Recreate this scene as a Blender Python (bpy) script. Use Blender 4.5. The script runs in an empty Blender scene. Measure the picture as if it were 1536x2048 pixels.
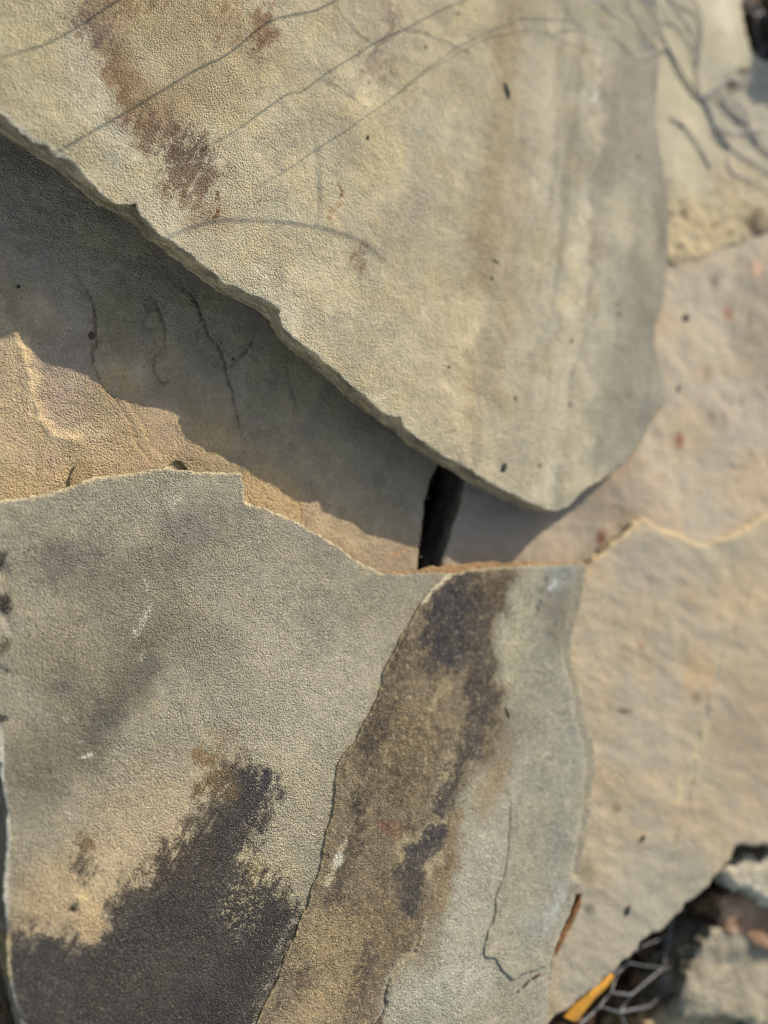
import bpy, math, random
import numpy as np
from mathutils import Vector, Matrix
R = math.radians
sc = bpy.context.scene
COL = sc.collection
random.seed(4)

# ------------------------------------------------------------------ camera
CAM = np.array([-0.285, -0.085, 0.545]); TGT = np.array([0.0, 0.0, 0.010])
VFOV = R(50)
fwd = (TGT - CAM) / np.linalg.norm(TGT - CAM)
up0 = np.array([0.0, 1.0, 0.0])
rgt = np.cross(fwd, up0); rgt /= np.linalg.norm(rgt)
upv = np.cross(rgt, fwd)
F = 1024 / math.tan(VFOV / 2)          # focal length in photo pixels (1536 x 2048)
cd = bpy.data.cameras.new('camera'); cam = bpy.data.objects.new('camera', cd); COL.objects.link(cam)
m = Matrix(((rgt[0], upv[0], -fwd[0], CAM[0]), (rgt[1], upv[1], -fwd[1], CAM[1]), (rgt[2], upv[2], -fwd[2], CAM[2]), (0, 0, 0, 1)))
cam.matrix_world = m
cd.sensor_fit = 'VERTICAL'; cd.sensor_height = 24; cd.lens = 12 / math.tan(VFOV / 2)
cd.clip_start = 0.01; cd.clip_end = 500
cd.dof.use_dof = True
cd.dof.focus_distance = 0.55
APERTURE_MM = 15.0
cd.dof.aperture_fstop = cd.lens / APERTURE_MM
sc.camera = cam

# ------------------------------------------------------------------ light
SUN_EL = R(31); SUN_AZ = math.atan2(0.80, 0.60)       # the sun stands up and to the right of the picture
SUN = np.array([math.cos(SUN_EL) * math.cos(SUN_AZ), math.cos(SUN_EL) * math.sin(SUN_AZ), math.sin(SUN_EL)])
w = bpy.data.worlds.new('World'); sc.world = w; w.use_nodes = True
nt = w.node_tree; bg = nt.nodes['Background']
sky = nt.nodes.new('ShaderNodeTexSky'); sky.sky_type = 'NISHITA'; sky.sun_disc = False
sky.sun_elevation = SUN_EL; sky.sun_rotation = math.pi / 2 - SUN_AZ
sky.air_density = 1.0; sky.dust_density = 0.8; sky.ozone_density = 0.3
nt.links.new(sky.outputs[0], bg.inputs[0]); bg.inputs[1].default_value = 0.15
ld = bpy.data.lights.new('sun', 'SUN'); ld.energy = 2.9; ld.angle = R(0.5); ld.color = (1.0, 0.97, 0.95)
lo = bpy.data.objects.new('sun', ld); COL.objects.link(lo)
lo.rotation_euler = Vector(SUN).to_track_quat('Z', 'Y').to_euler(); lo.location = (0.5, 0.6, 1)
sc.view_settings.view_transform = 'Standard'; sc.view_settings.look = 'None'; sc.view_settings.gamma = 1
sc.view_settings.exposure = 0.70
sc.view_settings.use_white_balance = True; sc.view_settings.white_balance_temperature = 8700; sc.view_settings.white_balance_tint = 12
sc.cycles.use_denoising = True; sc.cycles.pixel_filter_type = 'BLACKMAN_HARRIS'; sc.cycles.filter_width = 1.05
SAT = True
K_ALB = np.array([0.845, 0.87, 0.86])          # albedo = linear photo colour of the sunlit stone times this

# ------------------------------------------------------------------ geometry helpers
def proj(x, y, z):
    dx, dy, dz = x - CAM[0], y - CAM[1], z - CAM[2]
    d = dx * fwd[0] + dy * fwd[1] + dz * fwd[2]
    a = dx * rgt[0] + dy * rgt[1] + dz * rgt[2]
    b = dx * upv[0] + dy * upv[1] + dz * upv[2]
    return 768 + F * a / d, 1024 - F * b / d
def ray(px, py):
    return fwd + rgt * (px - 768) / F - upv * (py - 1024) / F
def unz(px, py, z):
    r = ray(px, py); t = (z - CAM[2]) / r[2]
    return CAM + r * t
def plane3(a, b, c):
    """plane z = p0 + p1 x + p2 y through three (px, py, z)"""
    P = [unz(*q) for q in (a, b, c)]
    A = np.array([[1, p[0], p[1]] for p in P])
    return np.linalg.solve(A, np.array([p[2] for p in P]))
def unp(px, py, pl):
    r = ray(px, py)      # CAM.z + t rz = p0 + p1 (cx + t rx) + p2 (cy + t ry)
    t = (pl[0] + pl[1] * CAM[0] + pl[2] * CAM[1] - CAM[2]) / (r[2] - pl[1] * r[0] - pl[2] * r[1])
    return CAM + r * t

def _h(ix, iy, s):
    n = (ix.astype(np.int64) * 374761393 + iy.astype(np.int64) * 668265263 + s * 1442695041) & 0xffffffff
    n = ((n ^ (n >> 13)) * 1274126177) & 0xffffffff
    return (n ^ (n >> 16)) & 0xffff
def noise(x, y, s=0):
    x = np.asarray(x, float); y = np.asarray(y, float)
    ix = np.floor(x); iy = np.floor(y); fx = x - ix; fy = y - iy
    u = fx * fx * fx * (fx * (fx * 6 - 15) + 10); v = fy * fy * fy * (fy * (fy * 6 - 15) + 10)
    def g(a, b):
        t = _h(ix + a, iy + b, s) * (2 * math.pi / 65536)
        return np.cos(t) * (fx - a) + np.sin(t) * (fy - b)
    n0 = g(0, 0) * (1 - u) + g(1, 0) * u; n1 = g(0, 1) * (1 - u) + g(1, 1) * u
    return (n0 * (1 - v) + n1 * v) * 1.5
def fbm(x, y, s=0, o=3, gain=0.5):
    r = 0; a = 1
    for k in range(o):
        r = r + a * noise(x * 2 ** k, y * 2 ** k, s + 17 * k); a *= gain
    return r
def ss(a, b, t):
    t = np.clip((t - a) / (b - a), 0, 1); return t * t * (3 - 2 * t)
def lin(c):
    c = np.array(c, float) / 255; c = c.mean(-1, keepdims=True) + 0.78 * (c - c.mean(-1, keepdims=True)) if SAT else c
    return np.where(c <= 0.04045, c / 12.92, ((c + 0.055) / 1.055) ** 2.4)

def seg_dist(px, py, pts):
    """distance to an open polyline, side sign (+ left of its direction in y-down pixels), parameter 0..1"""
    best = np.full(px.shape, 1e9); side = np.zeros(px.shape); par = np.zeros(px.shape)
    n = len(pts) - 1
    for i in range(n):
        ax, ay = pts[i]; bx, by = pts[i + 1]; dx, dy = bx - ax, by - ay
        L2 = dx * dx + dy * dy + 1e-12
        t = np.clip(((px - ax) * dx + (py - ay) * dy) / L2, 0, 1)
        d = np.hypot(px - ax - t * dx, py - ay - t * dy)
        k = d < best
        best = np.where(k, d, best); side = np.where(k, np.sign(dx * (py - ay) - dy * (px - ax)), side); par = np.where(k, (i + t) / n, par)
    return best, side, par
def inpoly(px, py, pts):
    r = np.zeros(px.shape, bool); n = len(pts)
    for i in range(n):
        ax, ay = pts[i]; bx, by = pts[(i + 1) % n]
        if ay == by: continue
        c = ((ay > py) != (by > py)) & (px < (bx - ax) * (py - ay) / (by - ay) + ax); r ^= c
    return r

class Paint:
    """albedo and stain masks laid on a slab's own surface"""
    def __init__(s, px, py, base):
        s.px, s.py = px, py
        wx = fbm(px / 45, py / 45, 5, 3); wy = fbm(px / 45, py / 45, 9, 3)
        s.wx = px + 16 * wx; s.wy = py + 16 * wy
        s.wx2 = px + 5 * fbm(px / 9, py / 9, 31, 2); s.wy2 = py + 5 * fbm(px / 9, py / 9, 41, 2)
        s.c = np.tile(lin(base), (len(px), 1)); s.st = np.tile(lin(base), (len(px), 1)); s.am = np.zeros(len(px))
    def _m(s, m, col, amt, stain):
        m = np.clip(m * amt, 0, 1)
        if stain:
            k = (m / (m + s.am * (1 - m) + 1e-6))[:, None]
            rg = 0.5 * fbm(s.px / 24, s.py / 24, 301, 4, .6) + .45 * fbm((s.px * .5 - s.py * .86) / 70, (s.px * .86 + s.py * .5) / 13, 303, 3)
            m = np.clip(m + 4 * m * (1 - m) * rg * .8, 0, 1) * (1 - .12 * np.clip(rg + .1, 0, 1)); k = (m / (m + s.am * (1 - m) + 1e-6))[:, None]
            s.st = s.st * (1 - k) + lin(col) * k
            s.am = m + s.am * (1 - m)
        else:
            s.c = s.c * (1 - m[:, None]) + lin(col) * m[:, None]
            s.am = s.am * (1 - m)
        return s
    def blob(s, cx, cy, rx, ry, col, amt=1, ang=0, soft=0.6, stain=False, warp=1.0):
        x = s.px + (s.wx - s.px) * warp - cx; y = s.py + (s.wy - s.py) * warp - cy; a = R(ang)
        u = (x * math.cos(a) + y * math.sin(a)) / rx; v = (-x * math.sin(a) + y * math.cos(a)) / ry
        return s._m(1 - ss(1 - soft, 1 + soft, np.hypot(u, v)), col, amt, stain)
    def stroke(s, pts, wd, col, amt=1, soft=0.6, stain=False, fine=False, taper=False):
        X, Y = ((s.wx2 + s.px) / 2, (s.wy2 + s.py) / 2) if fine == 2 else (s.wx2, s.wy2) if fine else (s.wx, s.wy)
        d, sd, t = seg_dist(X, Y, pts)
        if taper: d = d / np.clip(np.minimum(t, 1 - t) * 4, 0.15, 1)
        return s._m(1 - ss(wd * (1 - soft), wd * (1 + soft), d), col, amt, stain)
    def poly(s, pts, soft, col, amt=1, stain=False, fine=True):
        X = 0.5 * (s.wx + s.px) if fine else s.wx
        Y = 0.5 * (s.wy + s.py) if fine else s.wy
        X = X + (s.wx2 - s.px); Y = Y + (s.wy2 - s.py)
        d, _, _ = seg_dist(X, Y, pts + [pts[0]]); ins = inpoly(X, Y, pts)
        return s._m(ss(-soft, soft, np.where(ins, d, -d)), col, amt, stain)
    def field(s, m, col, amt=1, stain=False): return s._m(m, col, amt, stain)

# ------------------------------------------------------------------ materials
def stone_mat(name, bump=0.6, grain=0.22, gs=520.0, rough=0.92, speck=0.25):
    mt = bpy.data.materials.new(name); mt.use_nodes = True; n = mt.node_tree.nodes; l = mt.node_tree.links
    b = n['Principled BSDF']; b.inputs['Roughness'].default_value = rough; b.inputs['Specular IOR Level'].default_value = 0.18
    at = n.new('ShaderNodeAttribute'); at.attribute_name = 'tint'
    st = n.new('ShaderNodeAttribute'); st.attribute_name = 'stain'
    tc = n.new('ShaderNodeTexCoord')
    def nz(scale, detail, rg=0.6, dist=0.0):
        q = n.new('ShaderNodeTexNoise'); q.inputs['Scale'].default_value = scale; q.inputs['Detail'].default_value = detail
        q.inputs['Roughness'].default_value = rg; q.inputs['Distortion'].default_value = dist
        l.new(tc.outputs['Object'], q.inputs['Vector']); return q.outputs['Fac']
    def mth(op, a, b_, c=None, clamp=False):
        q = n.new('ShaderNodeMath'); q.operation = op; q.use_clamp = clamp
        for i, v in enumerate((a, b_, c)):
            if v is None: continue
            if isinstance(v, (int, float)): q.inputs[i].default_value = v
            else: l.new(v, q.inputs[i])
        return q.outputs[0]
    g1 = nz(gs * 2.4, 2, 0.7); g2 = nz(gs * 1.15, 2, 0.6); g3 = nz(gs * 0.22, 3, 0.6)
    # grainy stain edge: the stain's amount against the grain
    a0 = mth('SUBTRACT', st.outputs['Alpha'], 0.5)
    gm = mth('ADD', mth('MULTIPLY', mth('SUBTRACT', g1, 0.5), 2.2), mth('MULTIPLY', mth('SUBTRACT', g2, 0.5), 1.6))
    s1 = mth('MULTIPLY_ADD', mth('ADD', a0, mth('MULTIPLY', gm, 1.15)), 2.0, 0.5, True)
    s2 = mth('MULTIPLY', s1, mth('MULTIPLY', st.outputs['Alpha'], 5.0, None, True))
    mx = n.new('ShaderNodeMix'); mx.data_type = 'RGBA'; l.new(s2, mx.inputs[0]); l.new(at.outputs['Color'], mx.inputs[6]); l.new(st.outputs['Color'], mx.inputs[7])
    # grain colour
    v = mth('ADD', mth('MULTIPLY', mth('SUBTRACT', g1, 0.5), grain * 2.2), mth('MULTIPLY', mth('SUBTRACT', g3, 0.5), grain * 1.1))
    v = mth('ADD', v, 1.0)
    # lone pale and dark grains
    vo = n.new('ShaderNodeTexVoronoi'); vo.inputs['Scale'].default_value = gs * 1.5; l.new(tc.outputs['Object'], vo.inputs['Vector'])
    sep = n.new('ShaderNodeSeparateColor'); l.new(vo.outputs['Color'], sep.inputs[0])
    pale = mth('GREATER_THAN', sep.outputs[0], 0.90); dark = mth('GREATER_THAN', sep.outputs[1], 0.93)
    v = mth('ADD', v, mth('MULTIPLY', pale, speck)); v = mth('SUBTRACT', v, mth('MULTIPLY', dark, speck))
    hs = n.new('ShaderNodeVectorMath'); hs.operation = 'SCALE'; l.new(mx.outputs[2], hs.inputs[0]); l.new(v, hs.inputs[3])
    l.new(hs.outputs[0], b.inputs['Base Color'])
    # relief
    v2 = n.new('ShaderNodeTexVoronoi'); v2.feature = 'SMOOTH_F1'; v2.inputs['Scale'].default_value = gs * 1.35; v2.inputs['Smoothness'].default_value = 0.4; v2.inputs['Randomness'].default_value = 1.0
    l.new(tc.outputs['Object'], v2.inputs['Vector'])
    h = mth('ADD', mth('MULTIPLY', g2, 1.0), mth('MULTIPLY', g1, 0.45))
    h = mth('SUBTRACT', h, mth('MULTIPLY', v2.outputs['Distance'], 0.75))
    h = mth('ADD', h, mth('MULTIPLY', nz(gs * 0.4, 1, 0.5), 0.35))
    mk = n.new('ShaderNodeMapRange'); mk.inputs[1].default_value = .36; mk.inputs[2].default_value = .64; mk.inputs[3].default_value = .45; mk.inputs[4].default_value = 1.35
    l.new(nz(38, 5, 0.65, 0.6), mk.inputs[0]); h = mth('MULTIPLY', h, mk.outputs[0])
    # scattered pits of uneven size
    pv = n.new('ShaderNodeTexVoronoi'); pv.inputs['Scale'].default_value = gs * 0.16; pv.inputs['Randomness'].default_value = 1.0; l.new(tc.outputs['Object'], pv.inputs['Vector'])
    ps_ = n.new('ShaderNodeSeparateColor'); l.new(pv.outputs['Color'], ps_.inputs[0])
    rad = mth('MULTIPLY', mth('SUBTRACT', ps_.outputs[0], 0.86), 1.1)
    pit_ = mth('MULTIPLY', mth('SUBTRACT', rad, pv.outputs['Distance']), 9.0, None, True)
    h = mth('SUBTRACT', h, mth('MULTIPLY', pit_, 1.3))
    bp = n.new('ShaderNodeBump'); bp.inputs['Strength'].default_value = 1.0; bp.inputs['Distance'].default_value = 0.001 * bump
    l.new(h, bp.inputs['Height']); l.new(bp.outputs[0], b.inputs['Normal'])
    return mt
M_UP = stone_mat('buff_sandstone', bump=1.4, grain=0.34, gs=780, speck=0.16)
M_LEFT = stone_mat('brown_sandstone', bump=1.2, grain=0.32, gs=780, speck=0.2)
M_FRONT = stone_mat('grey_sandstone', bump=1.0, grain=0.42, gs=860, speck=0.32)
M_LAM = stone_mat('stained_sandstone', bump=0.8, grain=0.55, gs=840, speck=0.42)
M_RIGHT = stone_mat('pale_sandstone', bump=0.4, grain=0.16, gs=420, speck=0.12)
M_ROCK = stone_mat('rubble_stone', bump=1.5, grain=0.25, gs=260, speck=0.2)
M_SOIL = stone_mat('soil', bump=2.5, grain=0.6, gs=220, speck=0.5)

def flat_mat(name, col, rough=0.5, metal=0.0, nscale=300, var=0.2):
    mt = bpy.data.materials.new(name); mt.use_nodes = True; n = mt.node_tree.nodes; l = mt.node_tree.links
    b = n['Principled BSDF']; b.inputs['Roughness'].default_value = rough; b.inputs['Metallic'].default_value = metal
    tc = n.new('ShaderNodeTexCoord'); q = n.new('ShaderNodeTexNoise'); q.inputs['Scale'].default_value = nscale; q.inputs['Detail'].default_value = 4
    l.new(tc.outputs['Object'], q.inputs['Vector'])
    r = n.new('ShaderNodeMapRange'); r.inputs[3].default_value = 1 - var; r.inputs[4].default_value = 1 + var; r.inputs[1].default_value = .3; r.inputs[2].default_value = .7; l.new(q.outputs['Fac'], r.inputs[0])
    s = n.new('ShaderNodeVectorMath'); s.operation = 'SCALE'; s.inputs[0].default_value = tuple(lin(col) * K_ALB); l.new(r.outputs[0], s.inputs[3])
    l.new(s.outputs[0], b.inputs['Base Color'])
    bp = n.new('ShaderNodeBump'); bp.inputs['Distance'].default_value = 0.0003; l.new(q.outputs['Fac'], bp.inputs['Height']); l.new(bp.outputs[0], b.inputs['Normal'])
    return mt
M_WIRE = flat_mat('galvanised_wire', (128, 133, 142), 0.45, 0.5)
M_ORANGE = flat_mat('orange_plastic', (245, 160, 30), 0.5, 0.0, 200, 0.12)
M_SPECK = flat_mat('black_pit_shade', (52, 52, 50), 0.9, 0.0, 900, 0.4)  # dark colour of lumps that stand in for small shaded pits
M_RUST = flat_mat('rust_crust', (92, 64, 48), 0.9, 0.0, 900, 0.4)
M_LEAF = flat_mat('dead_leaf', (120, 74, 45), 0.8, 0.0, 120, 0.5)

# ------------------------------------------------------------------ object helpers
def tag(o, label=None, cat=None, group=None, kind=None):
    if label: o['label'] = label
    if cat: o['category'] = cat
    if group: o['group'] = group
    if kind: o['kind'] = kind
    return o
def thing(name, loc, label, cat, group=None):
    
    o = bpy.data.objects.new(name, None); o.location = loc; o.empty_display_size = 0.02; COL.objects.link(o)
    return tag(o, label, cat, group, 'thing')
def mesh_obj(name, V, faces, loops, mat, parent=None, attrs=None, smooth=None, origin=None):
    """faces: int array of loop totals; loops: flat vertex indices"""
    V = np.asarray(V, float)
    if parent is not None: org = np.array(parent.location)
    elif origin is not None: org = np.array(origin)
    else: org = np.zeros(3)
    me = bpy.data.meshes.new(name); me.vertices.add(len(V)); me.vertices.foreach_set('co', (V - org).astype(np.float32).ravel())
    me.loops.add(len(loops)); me.loops.foreach_set('vertex_index', np.asarray(loops, np.int32))
    st = np.concatenate(([0], np.cumsum(faces)[:-1])).astype(np.int32)
    me.polygons.add(len(faces)); me.polygons.foreach_set('loop_start', st)
    if smooth is None: smooth = np.ones(len(faces), bool)
    me.polygons.foreach_set('use_smooth', smooth)
    for k, a in (attrs or {}).items():
        at = me.attributes.new(k, 'FLOAT_COLOR', 'POINT'); at.data.foreach_set('color', a.astype(np.float32).ravel())
    me.materials.append(mat); me.update(calc_edges=True); me.validate()
    o = bpy.data.objects.new(name, me); COL.objects.link(o)
    if parent is not None: o.parent = parent
    else: o.location = org
    return o

def roughen(P, step, amp, seed, scale=0.012):
    """world outline resampled at step and pushed in and out like broken stone"""
    P = np.array(P); out = []
    n = len(P)
    for i in range(n):
        a, b = P[i], P[(i + 1) % n]; L = np.linalg.norm(b - a); k = max(1, int(L / step))
        for j in range(k): out.append(a + (b - a) * j / k)
    out = np.array(out)
    d = np.roll(out, -1, 0) - np.roll(out, 1, 0); d /= np.linalg.norm(d, axis=1)[:, None] + 1e-12
    nm = np.stack([d[:, 1], -d[:, 0]], 1)
    k = amp * (fbm(out[:, 0] / scale, out[:, 1] / scale, seed, 4, 0.6)) - .35 * amp * np.abs(noise(out[:, 0] / .0028, out[:, 1] / .0028, seed + 6))
    return out + nm * k[:, None]

def axis(lo, hi, flo, fhi, s, cap):
    """grid lines: fine between flo and fhi, growing outside"""
    flo = max(lo, flo); fhi = min(hi, fhi)
    if fhi <= flo: return np.arange(lo, hi + cap, cap)
    mid = list(np.arange(flo, fhi + s, s))
    a = []; x = flo; st = s
    while x > lo: st = min(st * 1.12, cap); x -= st; a.append(x)
    b = []; x = mid[-1]; st = s
    while x < hi: st = min(st * 1.12, cap); x += st; b.append(x)
    return np.array(a[::-1] + mid + b)

def slab(name, parent, outline, pl, thick, height, paint, mat, s=0.0008, rough=0.0012, seed=1, edge_r=0.0012,
         flare=0.0, edge_col=None, wall_rows=7, wall_amp=0.0012, smooth_len=0.012, fine=None, oscale=0.012, cap=0.006, world=False, taper=None):
    """one stone: traced outline put at its own height, real thickness, broken sides, relief on top"""
    P = np.array([(p if world else unp(p[0], p[1], pl)[:2]) for p in outline])
    O = roughen(P, s * 1.5, rough, seed, oscale) if rough > 0 else roughen(P, s * 1.5, 0, seed)
    lo = O.min(0) - 3 * s; hi = O.max(0) + 3 * s
    if fine is None: fine = (-0.40, 0.42, -0.40, 0.42)
    gx = axis(lo[0], hi[0], fine[0], fine[1], s, cap); gy = axis(lo[1], hi[1], fine[2], fine[3], s, cap)
    nx, ny = len(gx), len(gy)
    X, Y = np.meshgrid(gx, gy)                       # [iy, ix]
    # inside test by rows
    A = O; B = np.roll(O, -1, 0)
    ins = np.zeros((ny, nx), bool)
    j0 = np.searchsorted(gy, np.minimum(A[:, 1], B[:, 1])); j1 = np.searchsorted(gy, np.maximum(A[:, 1], B[:, 1]))
    flips = np.zeros((ny, nx + 1), np.int32)
    for e in range(len(A)):
        if j1[e] > j0[e]:
            js = np.arange(j0[e], j1[e]); xx = A[e, 0] + (gy[js] - A[e, 1]) * (B[e, 0] - A[e, 0]) / (B[e, 1] - A[e, 1])
            np.add.at(flips, (js, np.searchsorted(gx, xx)), 1)
    ins = (np.cumsum(flips, 1)[:, :nx] % 2) == 1
    # distance near the outline
    D = np.full((ny, nx), 0.02)
    S = []
    L = np.linalg.norm(B - A, axis=1)
    for t in (0, .25, .5, .75): S.append(A + (B - A) * t)
    S = np.concatenate(S)
    ci = np.clip(np.searchsorted(gx, S[:, 0]), 0, nx - 1); cj = np.clip(np.searchsorted(gy, S[:, 1]), 0, ny - 1)
    W = 4
    for dj in range(-W, W + 1):
        for di in range(-W, W + 1):
            i = np.clip(ci + di, 0, nx - 1); j = np.clip(cj + dj, 0, ny - 1)
            np.minimum.at(D, (j, i), np.hypot(gx[i] - S[:, 0], gy[j] - S[:, 1]))
    SD = np.where(ins, D, -D)
    SD[(SD >= 0) & (SD < s * .02)] = s * .02; SD[(SD < 0) & (SD > -s * .02)] = -s * .02
    # triangles
    id_ = np.arange(nx * ny).reshape(ny, nx)
    a = id_[:-1, :-1].ravel(); b = id_[:-1, 1:].ravel(); c = id_[1:, 1:].ravel(); d = id_[1:, :-1].ravel()
    f = SD.ravel(); inside = f > 0
    qi = inside[a].astype(int) + inside[b] + inside[c] + inside[d]
    full = qi == 4; part = (qi > 0) & (qi < 4)
    Q = np.stack([a[full], b[full], c[full], d[full]], 1)
    T = np.concatenate([np.stack([a[part], b[part], c[part]], 1), np.stack([a[part], c[part], d[part]], 1)])
    cnt = inside[T].sum(1)
    T3 = T[cnt == 3]
    def rot(T, first):      # rotate so that 'first' column leads
        return np.take_along_axis(T, (first[:, None] + np.arange(3)) % 3, 1)
    T1 = T[cnt == 1]; T1 = rot(T1, np.argmax(inside[T1], 1))            # inside vertex first
    T2 = T[cnt == 2]; T2 = rot(T2, np.argmax(~inside[T2], 1))           # outside vertex first
    E = np.concatenate([T1[:, [0, 1]], T1[:, [0, 2]], T2[:, [1, 0]], T2[:, [2, 0]]])   # inside -> outside
    key = E[:, 0].astype(np.int64) * (nx * ny) + E[:, 1]
    uk, inv = np.unique(key, return_inverse=True)
    ea = (uk // (nx * ny)).astype(int); eb = (uk % (nx * ny)).astype(int)
    t = f[ea] / (f[ea] - f[eb]); t = np.clip(t, 0.02, 0.98)
    Xf, Yf = X.ravel(), Y.ravel()
    ex = Xf[ea] + (Xf[eb] - Xf[ea]) * t; ey = Yf[ea] + (Yf[eb] - Yf[ea]) * t
    N0 = nx * ny; n1, n2 = len(T1), len(T2)
    e1 = N0 + inv[:n1]; e2 = N0 + inv[n1:2 * n1]; e3 = N0 + inv[2 * n1:2 * n1 + n2]; e4 = N0 + inv[2 * n1 + n2:]
    tr = [T3, np.stack([T1[:, 0], e1, e2], 1), np.stack([T2[:, 1], T2[:, 2], e3], 1), np.stack([T2[:, 2], e4, e3], 1)]
    TT = np.concatenate(tr)
    used = np.unique(np.concatenate([Q.ravel(), TT.ravel()]))
    remap = np.full(N0 + len(uk), -1); remap[used] = np.arange(len(used))
    ax_ = np.concatenate([Xf, ex])[used]; ay_ = np.concatenate([Yf, ey])[used]; sd = np.concatenate([np.abs(f), np.zeros(len(uk))])[used]
    Q = remap[Q]; TT = remap[TT]
    z0 = pl[0] + pl[1] * ax_ + pl[2] * ay_
    px, py = proj(ax_, ay_, z0)
    h = height(px, py, ax_, ay_, sd) if height else np.zeros(len(px))
    er = edge_r * (1 + 0.9 * noise(ax_ / 0.006, ay_ / 0.006, 77))
    er = np.maximum(er, edge_r * .15)
    q = np.clip(1 - sd / er, 0, 1); h = h - er * 0.7 * (1 - np.sqrt(np.clip(1 - q * q, 0, 1)))
    z = z0 + h
    pt = paint(ax_ * 3700, ay_ * 3700) if world else paint(px, py)
    tint = pt.c; stn = pt.st; am = pt.am
    nt_ = len(px)
    # boundary loops
    ed = np.concatenate([Q[:, [0, 1]], Q[:, [1, 2]], Q[:, [2, 3]], Q[:, [3, 0]], TT[:, [0, 1]], TT[:, [1, 2]], TT[:, [2, 0]]])
    k1 = ed[:, 0].astype(np.int64) * nt_ + ed[:, 1]; k2 = ed[:, 1].astype(np.int64) * nt_ + ed[:, 0]
    bd = ed[~np.isin(k1, k2)]
    nxt = {}
    for u_, v_ in bd.tolist(): nxt[u_] = v_
    loops_ = []
    while nxt:
        st0 = next(iter(nxt)); lp = []; u_ = st0
        while u_ in nxt:
            lp.append(u_); u_ = nxt.pop(u_)
        if len(lp) > 12: loops_.append(lp)
    Vs = [np.stack([ax_, ay_, z], 1)]; cs = [tint]; sts = [np.concatenate([stn, am[:, None]], 1)]
    faces = [np.full(len(Q), 4), np.full(len(TT), 3)]; lps = [Q.ravel(), TT.ravel()]
    base = nt_; smooth = [np.ones(len(Q) + len(TT), bool)]
    ecol = lin(edge_col) if (edge_col is not None and not callable(edge_col)) else None
    for lp in loops_:
        lp = np.array(lp); n = len(lp); p = np.stack([ax_[lp], ay_[lp]], 1); zt = z[lp]
        seg = np.linalg.norm(np.roll(p, -1, 0) - p, axis=1).mean(); k = max(1, int(smooth_len / max(seg, 1e-5)))
        def sm(v, k):
            if n < 2 * k + 3: return v
            cpad = np.concatenate([v[-k:], v, v[:k]]); cc = np.cumsum(np.insert(cpad, 0, 0, 0), 0) if v.ndim == 1 else np.cumsum(np.concatenate([np.zeros((1, 2)), cpad]), 0)
            return (cc[2 * k + 1:] - cc[:-2 * k - 1])[:n] / (2 * k + 1)
        ps = sm(p, k)
        dd = np.roll(ps, -3, 0) - np.roll(ps, 3, 0); dd /= np.linalg.norm(dd, axis=1)[:, None] + 1e-9
        nm = np.stack([dd[:, 1], -dd[:, 0]], 1)
        arc = np.cumsum(np.linalg.norm(np.roll(p, -1, 0) - p, axis=1))
        ppx, ppy = proj(p[:, 0], p[:, 1], zt)
        tk = thick if taper is None else thick * taper(ppx, ppy)
        rows = []
        for r_ in range(wall_rows + 1):
            fr = r_ / wall_rows
            mixk = ss(0.0, 0.7, np.full(n, fr))[:, None]
            pos = p * (1 - mixk) + ps * mixk
            off = flare * fr ** 1.2 + (0 if r_ == 0 else 1) * wall_amp * (fbm(arc / 0.009 + 3.1 * r_, np.full(n, r_ * 0.63), seed + 5, 3, .6) + 0.8 * noise(arc / 0.03, np.full(n, r_ * 1.9), seed + 8))
            if wall_rows >= 10 and 0 < r_: off = off + .0007 * math.sin(r_ * 4.1) + .0012 * np.clip(noise(arc / .011, np.full(n, r_ * .35), 88) - .25, 0, 1)
            if r_ == wall_rows: off = off - 0.25 * np.minimum(tk, 0.012)
            pos = pos + nm * (off * np.ones(n))[:, None]
            zz = zt - tk * fr * (1 + (0.10 * noise(arc / 0.02, np.full(n, 7.7), seed + 3) if r_ else 0))
            rows.append(np.concatenate([pos, zz[:, None]], 1))
        Vr = np.concatenate(rows); Vs.append(Vr)
        if callable(edge_col): ecol = edge_col(ppx, ppy)
        lc = np.tile(tint[lp] if ecol is None else 0.25 * tint[lp] + 0.75 * ecol, (wall_rows + 1, 1))
        vv = 1 + 0.6 * fbm(np.tile(arc, wall_rows + 1) / 0.02, np.repeat(np.arange(wall_rows + 1), n) * 0.8, seed + 9, 3)
        vv = vv * (1 + .16 * np.sin(np.repeat(np.arange(wall_rows + 1), n) * 2.3)); cs.append(lc * np.clip(vv, .3, 1.5)[:, None]); sts.append(np.concatenate([lc * 0.4, np.clip(0.3 * noise(np.tile(arc, wall_rows + 1) / 0.012, np.repeat(np.arange(wall_rows + 1), n) * 0.5, seed)[:, None], 0, 1)], 1))
        for r_ in range(wall_rows):
            i0 = base + r_ * n + np.arange(n); i1 = base + r_ * n + (np.arange(n) + 1) % n
            lps.append(np.stack([i1, i0, i0 + n, i1 + n], 1).ravel()); faces.append(np.full(n, 4)); smooth.append(np.zeros(n, bool) if s > .0005 else np.ones(n, bool))
        lps.append(base + wall_rows * n + np.arange(n)[::-1]); faces.append(np.array([n])); smooth.append(np.zeros(1, bool))
        base += (wall_rows + 1) * n
    V = np.concatenate(Vs); c3 = np.concatenate(cs) * K_ALB; s4 = np.concatenate(sts); s4[:, :3] *= K_ALB
    tintA = np.concatenate([np.clip(c3, 0.005, 0.9), np.ones((len(c3), 1))], 1); s4[:, :3] = np.clip(s4[:, :3], 0.004, 0.9)
    return mesh_obj(name, V, np.concatenate(faces), np.concatenate(lps), mat, parent, {'tint': tintA, 'stain': s4}, np.concatenate(smooth))

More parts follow.
